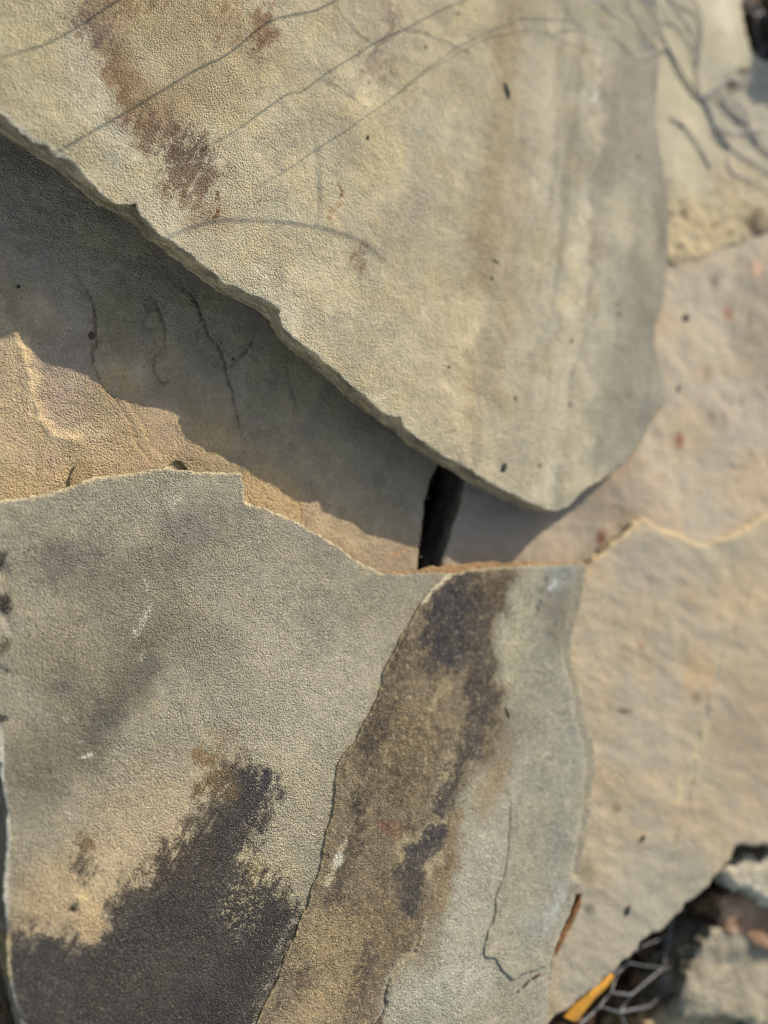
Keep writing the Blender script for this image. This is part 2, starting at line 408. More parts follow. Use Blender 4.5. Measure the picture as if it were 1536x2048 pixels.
def crack(px, py, pts, step=0.6, groove=1.0, wd=2.0, fall=40, wob=3, seed=3):
    """height in mm: a split along the line (px) with one side proud (left of travel, y down = +)"""
    X = px + wob * fbm(px / 12, py / 12, seed, 3); Y = py + wob * fbm(px / 12, py / 12, seed + 50, 3)
    x0 = min(p[0] for p in pts) - fall * 3; x1 = max(p[0] for p in pts) + fall * 3
    y0 = min(p[1] for p in pts) - fall * 3; y1 = max(p[1] for p in pts) + fall * 3
    k = (px > x0) & (px < x1) & (py > y0) & (py < y1)
    out = np.zeros(px.shape)
    d, sd, t = seg_dist(X[k], Y[k], pts)
    end = np.clip(np.minimum(t, 1 - t) * 6, 0, 1)
    out[k] = end * (step * np.where(sd > 0, 1, 0) * np.exp(-d / fall) * (0.8 + 0.4 * noise(px[k] / 30, py[k] / 30, seed)) - groove * np.exp(-(d / wd) ** 2))
    return out
def C3(L, sx=1024, sy=0): return [(sx + a / 3, sy + b / 3) for a, b in L]

# ------------------------------------------------------------------ ground and soil
def quick_paint(base, alt, sc_=60):
    def f(px, py):
        p = Paint(px, py, base)
        p.field(ss(-.2, .5, fbm(px / sc_, py / sc_, 61, 3)), alt, .8)
        return p
    return f
def soil_h(px, py, x, y, sd):
    return 0.012 * fbm(x / 0.05, y / 0.05, 4, 3) + 0.004 * fbm(x / 0.008, y / 0.008, 14, 3) + 0.0015 * np.abs(fbm(x / 0.0025, y / 0.0025, 24, 2))
def soil_paint(px, py):
    p = Paint(px, py, (104, 78, 56)); p.field(ss(0, .6, fbm(px / 25, py / 25, 8, 3)), (140, 108, 78), .8)
    p.field(ss(.1, .7, fbm(px / 30 + 9, py / 30, 18, 3)), (96, 56, 44), .8); return p
g = slab('ground', None, [(-60, -60), (60, -60), (60, 60), (-60, 60)], np.array([-0.115, 0, 0]), 0.5, soil_h, soil_paint, M_SOIL,
         s=0.004, rough=0, world=True, fine=(-0.35, 0.55, -0.5, 0.5), cap=6.0, edge_r=1e-5)
tag(g, kind='structure')
LITTER = []

# ------------------------------------------------------------------ left slab (shadowed brown one)
PL_LEFT = np.array([0.0, 0, 0])
CR1 = [(147,545),(173,579),(187,612),(190,645),(193,689),(183,705),(185,729),(193,745),(200,772),(217,789),(233,799)]
CR2 = [(317,512),(333,549),(353,572),(377,585),(393,609),(407,645),(417,672),(437,692),(450,725),(453,745),(463,779),(473,829),(483,865),(492,885),(490,909)]
CR3 = [(512,669),(500,692),(483,712),(467,729),(453,739)]
CR4 = [(313,609),(320,629),(330,655),(330,685),(335,712)]
CR5 = [(572,709),(579,762),(589,795),(599,832)]
CRF1 = [(303,592),(312,605),(315,622),(300,619),(290,609),(292,600),(303,592)]
CRF2 = [(303,622),(298,629),(287,642),(289,655),(303,658),(313,655)]
CRF3 = [(322,711),(310,713),(308,738),(318,758),(330,769),(340,760)]
CR6 = [(525,965),(524,985),(518,1000),(521,1010)]; CR7 = [(390,590),(400,640),(392,690)]; CR8 = [(600,985),(604,1020),(602,1050)]
RIDGE = [(5,590),(25,650),(42,690),(58,730),(62,770),(70,810),(85,845),(108,868),(150,882)]
def h_left(px, py, x, y, sd):
    h = 0.9 * fbm(x / 0.05, y / 0.05, 71, 3) + 0.22 * fbm(x / 0.006, y / 0.006, 72, 2)
    h = h + 0.28 * ss(-.1, .6, fbm(px / 90, py / 90, 75, 2)) * fbm(px / 9, py / 9, 76, 3)
    h = h + crack(px, py, CR1, 0.9, .5, 2.5, 60, 4, 1) + crack(px, py, CR2, 0.8, .5, 2.2, 60, 4, 2) + crack(px, py, CR3, .5, .6, 2, 30, 4, 3)
    h = h + crack(px, py, CR4, 0.4, .4, 2, 25, 3, 4) + crack(px, py, CR5, .3, .3, 2.5, 30, 3, 5)
    for i_, (L, a_) in enumerate(((CRF1, .4), (CRF2, .3), (CRF3, -.5), (CR6, .6), (CR7, .25), (CR8, -.5), ([(500, 1000), (560, 1000), (600, 960)], .3))): h = h + crack(px, py, L, a_, .5 if i_ < 4 else .1, 1.8, 22, 2, 60 + i_)
    d, s_, t = seg_dist(px + 6 * fbm(px / 30, py / 30, 7, 2), py, RIDGE)
    h = h + 1.1 * np.exp(-(d / 11) ** 2) + 0.7 * (s_ > 0) * np.exp(-d / 60)
    d, s_, t = seg_dist(px + 5 * fbm(px / 15, py / 15, 8, 2), py, [(205,770),(235,810),(262,850),(275,895),(300,925)])
    h = h + 0.8 * (s_ > 0) * np.exp(-d / 14) - 0.7 * np.exp(-(d / 4) ** 2)
    d, s_, t = seg_dist(px + 5 * fbm(px / 15, py / 15, 9, 2), py, [(255,800),(285,850),(300,890),(322,915)])
    h = h + 0.6 * (s_ > 0) * np.exp(-d / 14) - 0.5 * np.exp(-(d / 4) ** 2)
    return h * 0.001
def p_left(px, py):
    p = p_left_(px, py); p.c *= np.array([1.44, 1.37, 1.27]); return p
def p_left_(px, py):
    p = Paint(px, py, (165, 146, 119))
    p.field(ss(-.3, .5, fbm(px / 110, py / 160, 81, 3)), (151, 136, 116), .8)
    p.field(ss(0, .6, fbm(px / 70, py / 100, 82, 3)), (148, 128, 117), .6)
    p.field(ss(.05, .6, fbm(px / 60, py / 90, 83, 3)), (150, 138, 106), .6)
    p.field(ss(620, 860, px) * .7, (152, 141, 125))
    p.blob(40, 420, 110, 130, (146, 123, 116), .6); p.blob(300, 560, 60, 40, (143, 122, 112), .6); p.blob(150, 600, 40, 90, (158, 142, 128), .5)
    p.blob(235, 640, 45, 90, (140, 124, 96), .6); p.blob(130, 730, 70, 60, (150, 134, 124), .6); p.blob(380, 800, 60, 60, (150, 134, 108), .4)
    p.stroke([(45, 690), (62, 740), (64, 790), (82, 840), (108, 866), (150, 882)], 13, (205, 181, 143), .75, .9)
    p.stroke([(150, 860), (210, 862)], 12, (188, 170, 146), .5, .9)
    p.blob(250, 760, 40, 22, (176, 150, 106), .6, 30); p.blob(430, 870, 70, 35, (172, 148, 112), .6, 20); p.blob(100, 960, 110, 30, (168, 146, 112), .6, -10)
    p.blob(280, 880, 60, 50, (152, 132, 104), .5); p.blob(640, 1000, 90, 60, (168, 150, 126), .6, 30); p.blob(130, 820, 30, 60, (160, 142, 132), .5)
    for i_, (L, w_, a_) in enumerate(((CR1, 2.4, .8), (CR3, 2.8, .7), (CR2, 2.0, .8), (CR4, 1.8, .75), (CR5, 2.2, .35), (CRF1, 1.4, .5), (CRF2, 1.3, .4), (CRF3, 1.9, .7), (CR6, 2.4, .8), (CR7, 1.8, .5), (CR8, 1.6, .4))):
        p.stroke(L, w_ * (.6 + .8 * np.clip(noise(px / 14, py / 14, 90 + i_) + .4, 0, 1)), (80, 62, 50), a_ * (.75 + .5 * noise(px / 9, py / 9, 95 + i_)), .7, fine=2, taper=i_ < 5)  # dark line painted along each crack for the shade in its groove
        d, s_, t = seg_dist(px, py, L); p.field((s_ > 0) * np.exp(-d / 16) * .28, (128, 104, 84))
    p.poly([(484, 945), (520, 928), (560, 940), (602, 990), (606, 1060), (540, 1040), (485, 1000)], 8, (178, 154, 114), .7)
    p.blob(281, 745, 14, 22, (172, 152, 138), .5); p.blob(800, 1104, 10, 6, (190, 140, 95), .6)
    return p
t_left = thing('sandstone_flagstone', unp(350, 800, PL_LEFT) - np.array([0, 0, .03]), 'brown flagstone half in shade behind the big upper slab, with thin curved cracks', 'stone slab')
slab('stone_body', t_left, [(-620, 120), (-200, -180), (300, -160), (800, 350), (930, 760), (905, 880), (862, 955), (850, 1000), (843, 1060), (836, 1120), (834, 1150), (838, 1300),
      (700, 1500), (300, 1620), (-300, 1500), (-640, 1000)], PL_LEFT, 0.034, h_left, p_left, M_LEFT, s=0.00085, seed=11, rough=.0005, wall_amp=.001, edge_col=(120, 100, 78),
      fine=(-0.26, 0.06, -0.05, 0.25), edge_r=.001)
def flake(parent, pts, pl, dz, thick, base, mat, name='flake', s=0.0006, seed=5, rough=.0006, lift=None, label=None):
    def hh(px, py, x, y, sd):
        return 0.0002 * fbm(x / .004, y / .004, seed, 2) + (lift(px, py) if lift else 0)
    o = slab(name, parent, pts, np.array([pl[0] + dz, pl[1], pl[2]]), thick, hh, quick_paint(base, tuple(int(c * .93) for c in base)), mat, s=s, seed=seed, rough=rough,
             edge_r=.0004, wall_rows=2, wall_amp=.0002, smooth_len=.001, fine=(-1, 1, -1, 1))
    if label: o['label'] = label
    return o
flake(t_left, [(143,945),(152,928),(170,918),(186,920),(192,975),(140,1010),(140,965)], PL_LEFT, .0024, .0010, (172, 148, 112), M_LEFT, seed=4, lift=lambda px, py: 0.0022 * (ss(195, 140, px) - .9))
flake(t_left, [(345,920),(368,905),(390,912),(420,922),(424,932),(420,950),(340,950),(375,938),(362,925)], PL_LEFT, .0022, .0009, (174, 152, 118), M_LEFT, seed=6)
def spots(parent, pl, L, mat, hz=.0004, name='speck'):
    """rust crusts, and dark lumps coloured as shaded pits, on a slab: (px, py, half width, half height, angle)"""
    for i, (a, b, rx, ry, an) in enumerate(L):
        c = unp(a, b, pl); k = 9; V = []; rnd = random.Random(i * 7 + int(a))
        sx = np.linalg.norm(unp(a + 1, b, pl) - c); sy = np.linalg.norm(unp(a, b + 1, pl) - c)
        zz = lambda x, y: pl[0] + pl[1] * x + pl[2] * y
        for ring, hh in ((1.0, -.3), (0.75, .8), (0.0, 1.0)):
            for j in range(k if ring else 1):
                th = 2 * math.pi * j / k; r = ring * (0.75 + 0.5 * rnd.random())
                u = rx * r * math.cos(th); v = ry * r * math.sin(th)
                if ry > 2.5 * rx: u += rx * 1.0 * (v / ry) ** 2
                x = (u * math.cos(R(an)) - v * math.sin(R(an))) * sx; y = -(u * math.sin(R(an)) + v * math.cos(R(an))) * sy
                V.append((c[0] + x, c[1] + y, zz(c[0] + x, c[1] + y) + hz * hh * 2))
        fs = []; lp = []
        for j in range(k):
            j2 = (j + 1) % k
            fs += [4]; lp += [j2, j, k + j, k + j2]; fs += [3]; lp += [k + j2, k + j, 2 * k]
        mesh_obj(name, V, np.array(fs), np.array(lp), mat, parent)
spots(t_left, (.0008, 0, 0), [(183, 672, 7, 10, 10)], M_RUST, .0006)
spots(t_left, (.0006, 0, 0), [(466, 718, 3, 3.5, 0), (443, 686, 2, 2, 0), (37, 573, 4, 4, 0)], M_SPECK, .0003)

# ------------------------------------------------------------------ right slab (pale, behind the tip of the upper slab)
PL_RIGHT = np.array([0.0, 0, 0])
def h_right(px, py, x, y, sd):
    h = 11.0 * ss(1110, 1300, px + 0.25 * (1000 - py)) + 1.5 * fbm(x / 0.06, y / 0.06, 171, 3) + 0.5 * fbm(x / 0.012, y / 0.012, 172, 3)
    pit = ss(.42, .75, noise(px / 13, py / 13, 173) + .35 * noise(px / 60, py / 60, 174)) * ss(1340, 1480, px)
    return (h - .9 * pit) * 0.001
def p_right(px, py):
    p = p_right_(px, py); p.c *= np.array([.95, .94, .98]); return p
def p_right_(px, py):
    p = Paint(px, py, (186, 172, 146))
    p.field(ss(-.3, .5, fbm(px / 120, py / 120, 181, 3)), (176, 166, 144), .8)
    p.field(ss(.0, .6, fbm(px / 90, py / 70, 182, 3)), (190, 166, 132), .7)
    p.field(ss(1250, 1050, px), (172, 156, 136), .6)
    p.blob(1440, 850, 130, 80, (168, 160, 142), .7); p.blob(1420, 620, 90, 90, (180, 170, 148), .7); p.blob(1350, 870, 50, 60, (196, 172, 134), .6)
    p.blob(1500, 640, 60, 120, (150, 142, 122), .7); p.blob(1500, 980, 70, 60, (190, 164, 128), .6); p.blob(1250, 1000, 60, 50, (182, 160, 134), .5)
    for x_, y_, c in ((1434, 635, (160, 100, 80)), (1338, 888, (150, 92, 66)), (1195, 1078, (130, 72, 48)), (1490, 548, (205, 160, 130)), (1410, 570, (130, 120, 104)), (1392, 757, (150, 130, 108)), (1400, 838, (140, 130, 112)), (1422, 842, (140, 130, 112))):
        p.blob(x_, y_, 9, 15, c, .9, 0, .8, warp=.2)
    p.field(ss(.35, .6, noise(px / 13, py / 13, 173) + .35 * noise(px / 60, py / 60, 174)) * ss(1380, 1490, px), (124, 114, 96), .4)
    return p
t_right = thing('sandstone_flagstone', unp(1380, 850, PL_RIGHT) - np.array([0, 0, .03]), 'pale pitted flagstone right of the big upper slab and partly under its tip', 'stone slab')
slab('stone_body', t_right, [(935, 950), (925, 1000), (905, 1060), (886, 1120), (880, 1260), (1100, 1300), (1200, 1190), (1250, 1140), (1285, 1075), (1330, 1095), (1400, 1125), (1460, 1106),
      (1536, 1062), (1700, 1000), (1950, 840), (1980, 300), (1750, 120), (1450, 180), (1150, 200), (960, 500), (960, 780)], PL_RIGHT, 0.036, h_right, p_right, M_RIGHT, s=0.0014, seed=21, rough=.0007,
      wall_amp=.001, edge_col=(96, 82, 66), fine=(0.02, 0.34, -0.1, 0.25), edge_r=.0022, flare=.001)
spots(t_right, (.011, 0, 0), [(1373, 636, 7, 8, 0), (1356, 779, 5, 11, 10)], M_SPECK, .0004)

# ------------------------------------------------------------------ big buff slab at the right
PL_BUFF = plane3((1285, 1040, .0145), (1180, 1500, .0085), (1300, 1850, .004))
def h_buff(px, py, x, y, sd):
    u = px * .85 + py * .5; v = -px * .5 + py * .85
    h = 1.6 * fbm(x / 0.07, y / 0.07, 191, 3) + 0.3 * fbm(v / 38, u / 130, 192, 3) + .3 * fbm(x / .012, y / .012, 193, 2)
    wr = ss(1300, 1180, px) * np.sin((px * .55 - py * .83) / 13 + 3 * fbm(px / 60, py / 60, 194, 2)) * ss(-.2, .4, noise(px / 70, py / 70, 5))
    d, s_, t = seg_dist(px + 8 * fbm(px / 40, py / 40, 195, 2), py, [(1500, 1180), (1440, 1330), (1405, 1460), (1385, 1580), (1350, 1680)])
    return (h * 1.0 + .3 * fbm(v / 30, u / 60, 197, 3) + .2 * wr + 1.0 * (s_ < 0) * np.exp(-d / 60)) * 0.001
def p_buff(px, py):
    p = p_buff_(px, py); p.c *= np.array([.87, .88, .92]); return p
def p_buff_(px, py):
    p = Paint(px, py, (188, 170, 140))
    p.field(ss(-.3, .5, fbm(px / 90, py / 110, 201, 3)), (176, 166, 144), .8)
    p.field(ss(.0, .6, fbm(px / 70 + 5, py / 90, 202, 3)), (198, 172, 134), .8)
    p.field(ss(0, .5, fbm((px * .85 + py * .5) / 90, (-px * .5 + py * .85) / 22, 203, 3)), (164, 152, 128), .45)
    p.blob(1300, 1130, 70, 60, (174, 164, 146), .7); p.blob(1440, 1110, 60, 60, (170, 164, 140), .6); p.blob(1240, 1250, 60, 70, (188, 168, 136), .5)
    p.blob(1400, 1340, 30, 55, (202, 168, 126), .8, 20); p.blob(1480, 1180, 60, 50, (200, 174, 136), .7, -30); p.blob(1510, 1450, 70, 130, (176, 154, 124), .7)
    p.blob(1300, 1480, 90, 60, (180, 170, 146), .6); p.blob(1400, 1640, 70, 70, (184, 162, 130), .7); p.blob(1300, 1820, 150, 110, (172, 166, 144), .8, -40); p.blob(1180, 1950, 60, 80, (172, 166, 144), .7)
    p.stroke([(1410, 1450), (1395, 1510), (1385, 1560)], 7, (208, 192, 146), .7, .8); p.stroke([(1360, 1560), (1350, 1600)], 6, (206, 188, 140), .7, .8); p.stroke([(1430, 1300), (1440, 1350)], 6, (196, 186, 150), .5, .8)
    p.stroke([(1190, 1120), (1230, 1085), (1283, 1035), (1330, 1058), (1400, 1090), (1460, 1072), (1536, 1030), (1600, 990)], 7, (214, 184, 138), .8, .8, fine=True)
    for x_, y_, c, rx, ry in ((1250, 1420, (140, 124, 104), 13, 5), (1284, 1290, (170, 130, 104), 8, 8), (1300, 1160, (150, 140, 122), 8, 8), (1235, 1618, (130, 118, 96), 8, 8), (1394, 1396, (140, 118, 92), 8, 10), (1175, 1740, (150, 142, 110), 18, 22), (1178, 1818, (104, 104, 92), 9, 12), (1251, 1420, (120, 108, 92), 11, 5)):
        p.blob(x_, y_, rx, ry, c, .8, 0, .8, warp=.2)
    return p
t_buff = thing('sandstone_flagstone', unp(1350, 1400, PL_BUFF) - np.array([0, 0, .02]), 'large smooth buff flagstone at lower right, its lower edge over the dark netted hollow', 'stone slab')
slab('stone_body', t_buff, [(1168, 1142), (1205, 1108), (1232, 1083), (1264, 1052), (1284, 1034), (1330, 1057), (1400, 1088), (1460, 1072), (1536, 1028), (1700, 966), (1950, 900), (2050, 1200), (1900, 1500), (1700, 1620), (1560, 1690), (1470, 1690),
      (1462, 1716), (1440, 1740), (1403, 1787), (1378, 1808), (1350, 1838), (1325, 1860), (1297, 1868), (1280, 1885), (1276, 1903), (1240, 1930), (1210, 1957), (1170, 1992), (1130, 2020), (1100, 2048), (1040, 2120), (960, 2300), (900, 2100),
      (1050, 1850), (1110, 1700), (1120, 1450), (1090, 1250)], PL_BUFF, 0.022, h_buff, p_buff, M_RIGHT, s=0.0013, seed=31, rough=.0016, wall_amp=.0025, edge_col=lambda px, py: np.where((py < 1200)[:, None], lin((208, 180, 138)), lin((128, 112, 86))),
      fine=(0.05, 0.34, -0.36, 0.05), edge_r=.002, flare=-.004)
zb = lambda a, b: PL_BUFF
spots(t_buff, PL_BUFF + np.array([.0012, 0, 0]), [(1286, 1676, 4, 7, 20), (1255, 1820, 6, 11, 15)], M_SPECK, .0005)

# ------------------------------------------------------------------ slab at the top right with the earthy broken end
PL_TR = np.array([0.0128, 0, 0])
def h_tr(px, py, x, y, sd):
    rg = ss(350, 420, py + 40 * noise(px / 60, py / 60, 3)) + .8 * ss(1440, 1500, px) * ss(120, 180, py)
    rg = np.clip(rg, 0, 1)
    pit = ss(.35, .7, noise(px / 22, py / 22, 213))
    return (1.2 * fbm(x / 0.06, y / 0.06, 211, 3) + rg * (1.0 * fbm(x / 0.010, y / 0.010, 212, 4) - .7 * pit)) * 0.001
def p_tr(px, py):
    p = Paint(px, py, (180, 173, 150))
    p.field(ss(-.2, .5, fbm(px / 50, py / 120, 221, 3)), (172, 164, 140), .7)
    p.blob(1455, 20, 25, 60, (206, 200, 180), .8, 0, .9); p.blob(1370, 180, 40, 90, (192, 182, 150), .7); p.blob(1375, 350, 30, 70, (192, 184, 152), .7)
    p.blob(1490, 220, 60, 70, (160, 154, 142), .7); p.blob(1430, 300, 40, 40, (176, 166, 140), .6)
    p.field(ss(335, 430, py + 50 * fbm(px / 50, py / 50, 3, 3)), (184, 164, 128), .85)
    for x_, y_, rx, ry in ((1515, 438, 22, 24), (1432, 452, 9, 9), (1380, 432, 7, 6), (1398, 455, 5, 4), (1490, 145, 12, 9), (1470, 178, 10, 14), (1445, 365, 8, 10), (1340, 440, 6, 6)): p.blob(x_, y_, rx, ry, (74, 64, 52), .85, 0, .7)
    p.blob(1400, 480, 60, 40, (190, 168, 126), .5); p.blob(1480, 360, 60, 40, (184, 164, 132), .6)
    p.field(ss(.25, .6, noise(px / 22, py / 22, 213)) * ss(330, 400, py), (130, 110, 84), .4)
    return p
t_tr = thing('sandstone_flagstone', unp(1430, 250, PL_TR) - np.array([0, 0, .012]), 'pale flagstone at top right under the wires, its lower end rough and earthy', 'stone slab')
slab('stone_body', t_tr, [(1180, -300), (1440, -320), (1480, -100), (1488, -10), (1490, 30), (1496, 70), (1512, 105), (1545, 125), (1700, 135), (1830, 200), (1800, 400), (1640, 430), (1536, 462), (1480, 488), (1440, 500), (1400, 520), (1350, 528),
      (1250, 500), (1180, 400), (1150, 0)], PL_TR, 0.012, h_tr, p_tr, M_RIGHT, s=0.0013, seed=41, rough=.0018, wall_amp=.0025, edge_col=(170, 150, 118), fine=(0.05, 0.4, 0.08, 0.4), edge_r=.0035)
spots(t_tr, PL_TR, [(1361, 252, 6, 6, 0)], M_SPECK, .0008)

# ------------------------------------------------------------------ front slab (grey, stained) with its surface layers
PL_FR = plane3((0, 1500, .0165), (1150, 1450, .0195), (500, 2000, .0165))
TOP_FR = [(-40,1004),(0,1003),(50,995),(107,988),(133,978),(175,960),(195,955),(225,952),(270,946),(307,939),(335,937),(365,941),(400,944),(450,945),(484,946),(486,960),(488,985),(490,1008),(500,1010),(530,1016),(560,1029),(590,1041),(625,1062),(655,1078),(690,1103),(730,1130),(763,1147)]
EDGE2 = [(800,1148),(840,1145),(882,1147),(905,1148),(940,1140),(1000,1134),(1060,1130),(1120,1128),(1172,1126)]
def h_fr(px, py, x, y, sd):
    h = 1.0 * fbm(x / 0.08, y / 0.08, 231, 3) + 0.16 * fbm(x / 0.006, y / 0.006, 232, 2)
    d = np.hypot(px - 145, py - 1818); h = h - 1.8 * np.exp(-(d / 7) ** 2)
    d = np.hypot(px - 158, py - 1800); h = h + 0.9 * np.exp(-(d / 12) ** 2) * (1 + noise(px / 4, py / 4, 5))
    k = ss(45, 0, px) * (py > 1050) * (py < 1350)
    h = h - 1.2 * k * ss(.1, .6, noise(px / 30, py / 40, 6))
    return h * 0.001
def p_fr(px, py):
    p = p_fr_(px, py); p.c *= np.array([1.07, 1.05, 1.08]); return p
def p_fr_(px, py):
    p = Paint(px, py, (152, 147, 126))
    p.field(ss(-.4, .5, fbm(px / 130, py / 130, 241, 3)), (144, 139, 121), .7)
    p.field(ss(-.1, .6, fbm((px + py) / 160, (px - py) / 60, 242, 3)), (160, 152, 122), .6)
    p.blob(640, 1420, 170, 200, (170, 164, 140), .85, -20, .8); p.blob(560, 1600, 130, 110, (170, 162, 132), .7); p.blob(300, 1010, 220, 40, (148, 144, 124), .5)
    # darker clouds running down to the left
    p.stroke([(420, 1050), (340, 1120), (200, 1160), (110, 1130)], 45, (116, 112, 96), .6, .9)
    p.blob(390, 1060, 60, 30, (118, 114, 108), .6, 20); p.blob(150, 1110, 55, 35, (116, 110, 102), .6, -30)
    p.stroke([(330, 1240), (270, 1320), (200, 1400), (120, 1500), (60, 1560)], 60, (118, 112, 92), .75, .9)
    p.stroke([(300, 1330), (230, 1420), (180, 1500)], 30, (98, 95, 84), .7, .9); p.blob(130, 1350, 35, 55, (110, 104, 96), .7, 30)
    p.blob(60, 1550, 80, 90, (122, 116, 98), .6); p.blob(640, 1090, 60, 30, (140, 138, 126), .5, 30); p.blob(650, 1250, 40, 90, (142, 138, 122), .5, 20)
    p.blob(140, 1290, 100, 60, (138, 130, 102), .5, -30); p.blob(430, 1300, 60, 60, (128, 124, 108), .5); p.blob(200, 1230, 60, 40, (126, 120, 104), .5)
    # ochre
    p.blob(300, 1660, 140, 105, (184, 164, 128), .8, -35, .8); p.blob(120, 1800, 110, 90, (180, 156, 116), .85, -30, .7); p.blob(440, 1545, 50, 40, (168, 146, 106), .5, -30)
    p.blob(230, 1740, 80, 60, (188, 166, 126), .6)
    p.blob(500, 1760, 30, 60, (188, 174, 122), .7); p.blob(560, 1770, 40, 60, (176, 166, 130), .7)
    # dark stain, grainy edged
    D = [(-60, 1905), (0, 1880), (60, 1875), (120, 1890), (180, 1880), (215, 1850), (240, 1800), (290, 1770), (330, 1720), (370, 1690), (405, 1640), (425, 1600), (440, 1560), (462, 1535), (500, 1530), (528, 1548), (545, 1580), (548, 1600), (525, 1645), (500, 1690),
         (488, 1730), (500, 1760), (530, 1752), (548, 1770), (580, 1790), (596, 1830), (590, 1870), (570, 1910), (555, 1960), (530, 2010), (480, 2200), (-60, 2200)]
    p.poly([(a - 14, b - 16) if b < 1900 else (a, b - 10) for a, b in D], 60, (126, 108, 84), .62, stain=True)
    p.poly(D, 50, (59, 57, 59), .97, stain=True)
    p.field(inpoly(p.wx, p.wy, D) * ss(.0, .6, fbm(px / 50, py / 40, 271, 4, .6)) * .22, (92, 86, 80), 1, stain=True)
    p.blob(380, 1730, 60, 60, (78, 68, 60), .5, -30, stain=True); p.blob(515, 1590, 28, 45, (58, 58, 66), .6, 20, stain=True)
    p.blob(530, 1820, 30, 35, (58, 58, 66), .5, stain=True); p.blob(60, 1900, 60, 40, (58, 60, 66), .6, stain=True); p.blob(300, 1960, 160, 60, (76, 70, 66), .5, -20, stain=True); p.blob(440, 2000, 60, 60, (60, 58, 62), .6, stain=True)
    p.blob(430, 1570, 40, 30, (120, 96, 62), .5, stain=True)
    p.blob(170, 1735, 30, 26, (84, 78, 70), .65, -30, .8, stain=True); p.blob(175, 1690, 22, 30, (122, 98, 66), .6, 20, .8, stain=True); p.blob(400, 1510, 30, 18, (136, 106, 68), .6, stain=True); p.blob(440, 1470, 40, 22, (152, 130, 98), .35, stain=True)
    # bare yellow grains inside the stain
    q = 1 - ss(.5, 1.5, np.hypot((p.wx - 478) / 46, (p.wy - 1815) / 62)); q = q * ss(-.3, .5, fbm(px / 16, py / 10, 333, 4, .7)); p.am = p.am * (1 - .45 * q); p.c = p.c * (1 - q[:, None]) + lin((180, 166, 126)) * q[:, None]
    q = (1 - ss(.4, 1.5, np.hypot((p.wx2 * .5 + p.wx * .5 - 182) / 28, (p.wy - 1846) / 42))) * .9; p.am = p.am * (1 - q); p.c = p.c * (1 - q[:, None]) + lin((192, 164, 120)) * q[:, None]
    p.blob(162, 1800, 18, 14, (196, 176, 126), .8, 0, .7); p.blob(145, 1820, 10, 5, (52, 46, 40), .9, 10, .5, warp=.2)
    # pale scratches
    for S_, a_ in (([(283, 1140), (297, 1185), (299, 1210), (283, 1250), (262, 1280), (245, 1305)], .6), ([(288, 1300), (280, 1325)], .5), ([(136, 1425), (124, 1445)], .5), ([(182, 1505), (165, 1520)], .8), ([(163, 1478), (156, 1490)], .5), ([(345, 985), (350, 1000), (338, 1030)], .35), ([(195, 1165), (205, 1180)], .3)):
        p.stroke(S_, 6, (206, 204, 190), a_ * .42, .9, stain=True, fine=True, taper=True)
    # left rim crust and the light broken lip
    d, _, _ = seg_dist(px, py, [(-20, 1400), (2, 1480), (2, 1540), (14, 1640), (12, 1760), (10, 1850), (16, 1940), (30, 2010), (46, 2060)])
    p.field(ss(9, 2, d) * .8, (200, 200, 186))
    d, _, _ = seg_dist(px, py, [(14, 1870), (18, 1960)]); p.field(ss(10, 2, d) * .8, (196, 170, 110))
    d, _, _ = seg_dist(p.wx2, p.wy2, TOP_FR); p.field(ss(6, 1.5, d) * .7, (206, 190, 150))
    p.blob(6, 1120, 14, 22, (70, 68, 60), .9, stain=True); p.blob(8, 1205, 20, 18, (58, 56, 52), .95, stain=True); p.blob(2, 1290, 12, 20, (90, 84, 70), .8, stain=True); p.blob(20, 1345, 26, 10, (84, 82, 72), .6, stain=True); p.blob(0, 1440, 8, 10, (60, 60, 52), .9, stain=True)
    return p
t_fr = thing('sandstone_flagstone', unp(500, 1550, PL_FR) - np.array([0, 0, .016]), 'grey flagstone at lower left with black and ochre stains and a peeling brown layer', 'stone slab')
slab('stone_body', t_fr, [(-420, 1080), (-150, 1020)] + TOP_FR + EDGE2 + [(1172, 1160), (1163, 1200), (1152, 1245), (1143, 1270), (1146, 1310), (1156, 1350), (1164, 1380), (1170, 1430), (1186, 1480), (1192, 1530), (1185, 1600), (1172, 1680), (1162, 1745), (1154, 1790), (1135, 1845),
      (1122, 1870), (1112, 1905), (1108, 1960), (1100, 2020), (1095, 2060), (1060, 2250), (900, 2500), (500, 2560), (180, 2450), (90, 2200), (52, 2062), (36, 2020), (22, 1975), (14, 1930), (12, 1860), (6, 1800), (8, 1740), (14, 1680), (12, 1610), (4, 1560), (-4, 1500), (-60, 1420), (-300, 1380), (-440, 1250)],
      PL_FR, 0.0155, h_fr, p_fr, M_FRONT, s=0.0008, seed=51, rough=.0007, wall_amp=.0012, edge_col=lambda px, py: np.where(((px > 755) & (py < 1300))[:, None], lin((158, 108, 64)), np.where((px < 300)[:, None] & (py > 1300)[:, None], lin((96, 82, 62)), lin((196, 178, 136)))), fine=(-0.25, 0.12, -0.34, 0.02), edge_r=.0009, flare=.0012, oscale=.006)

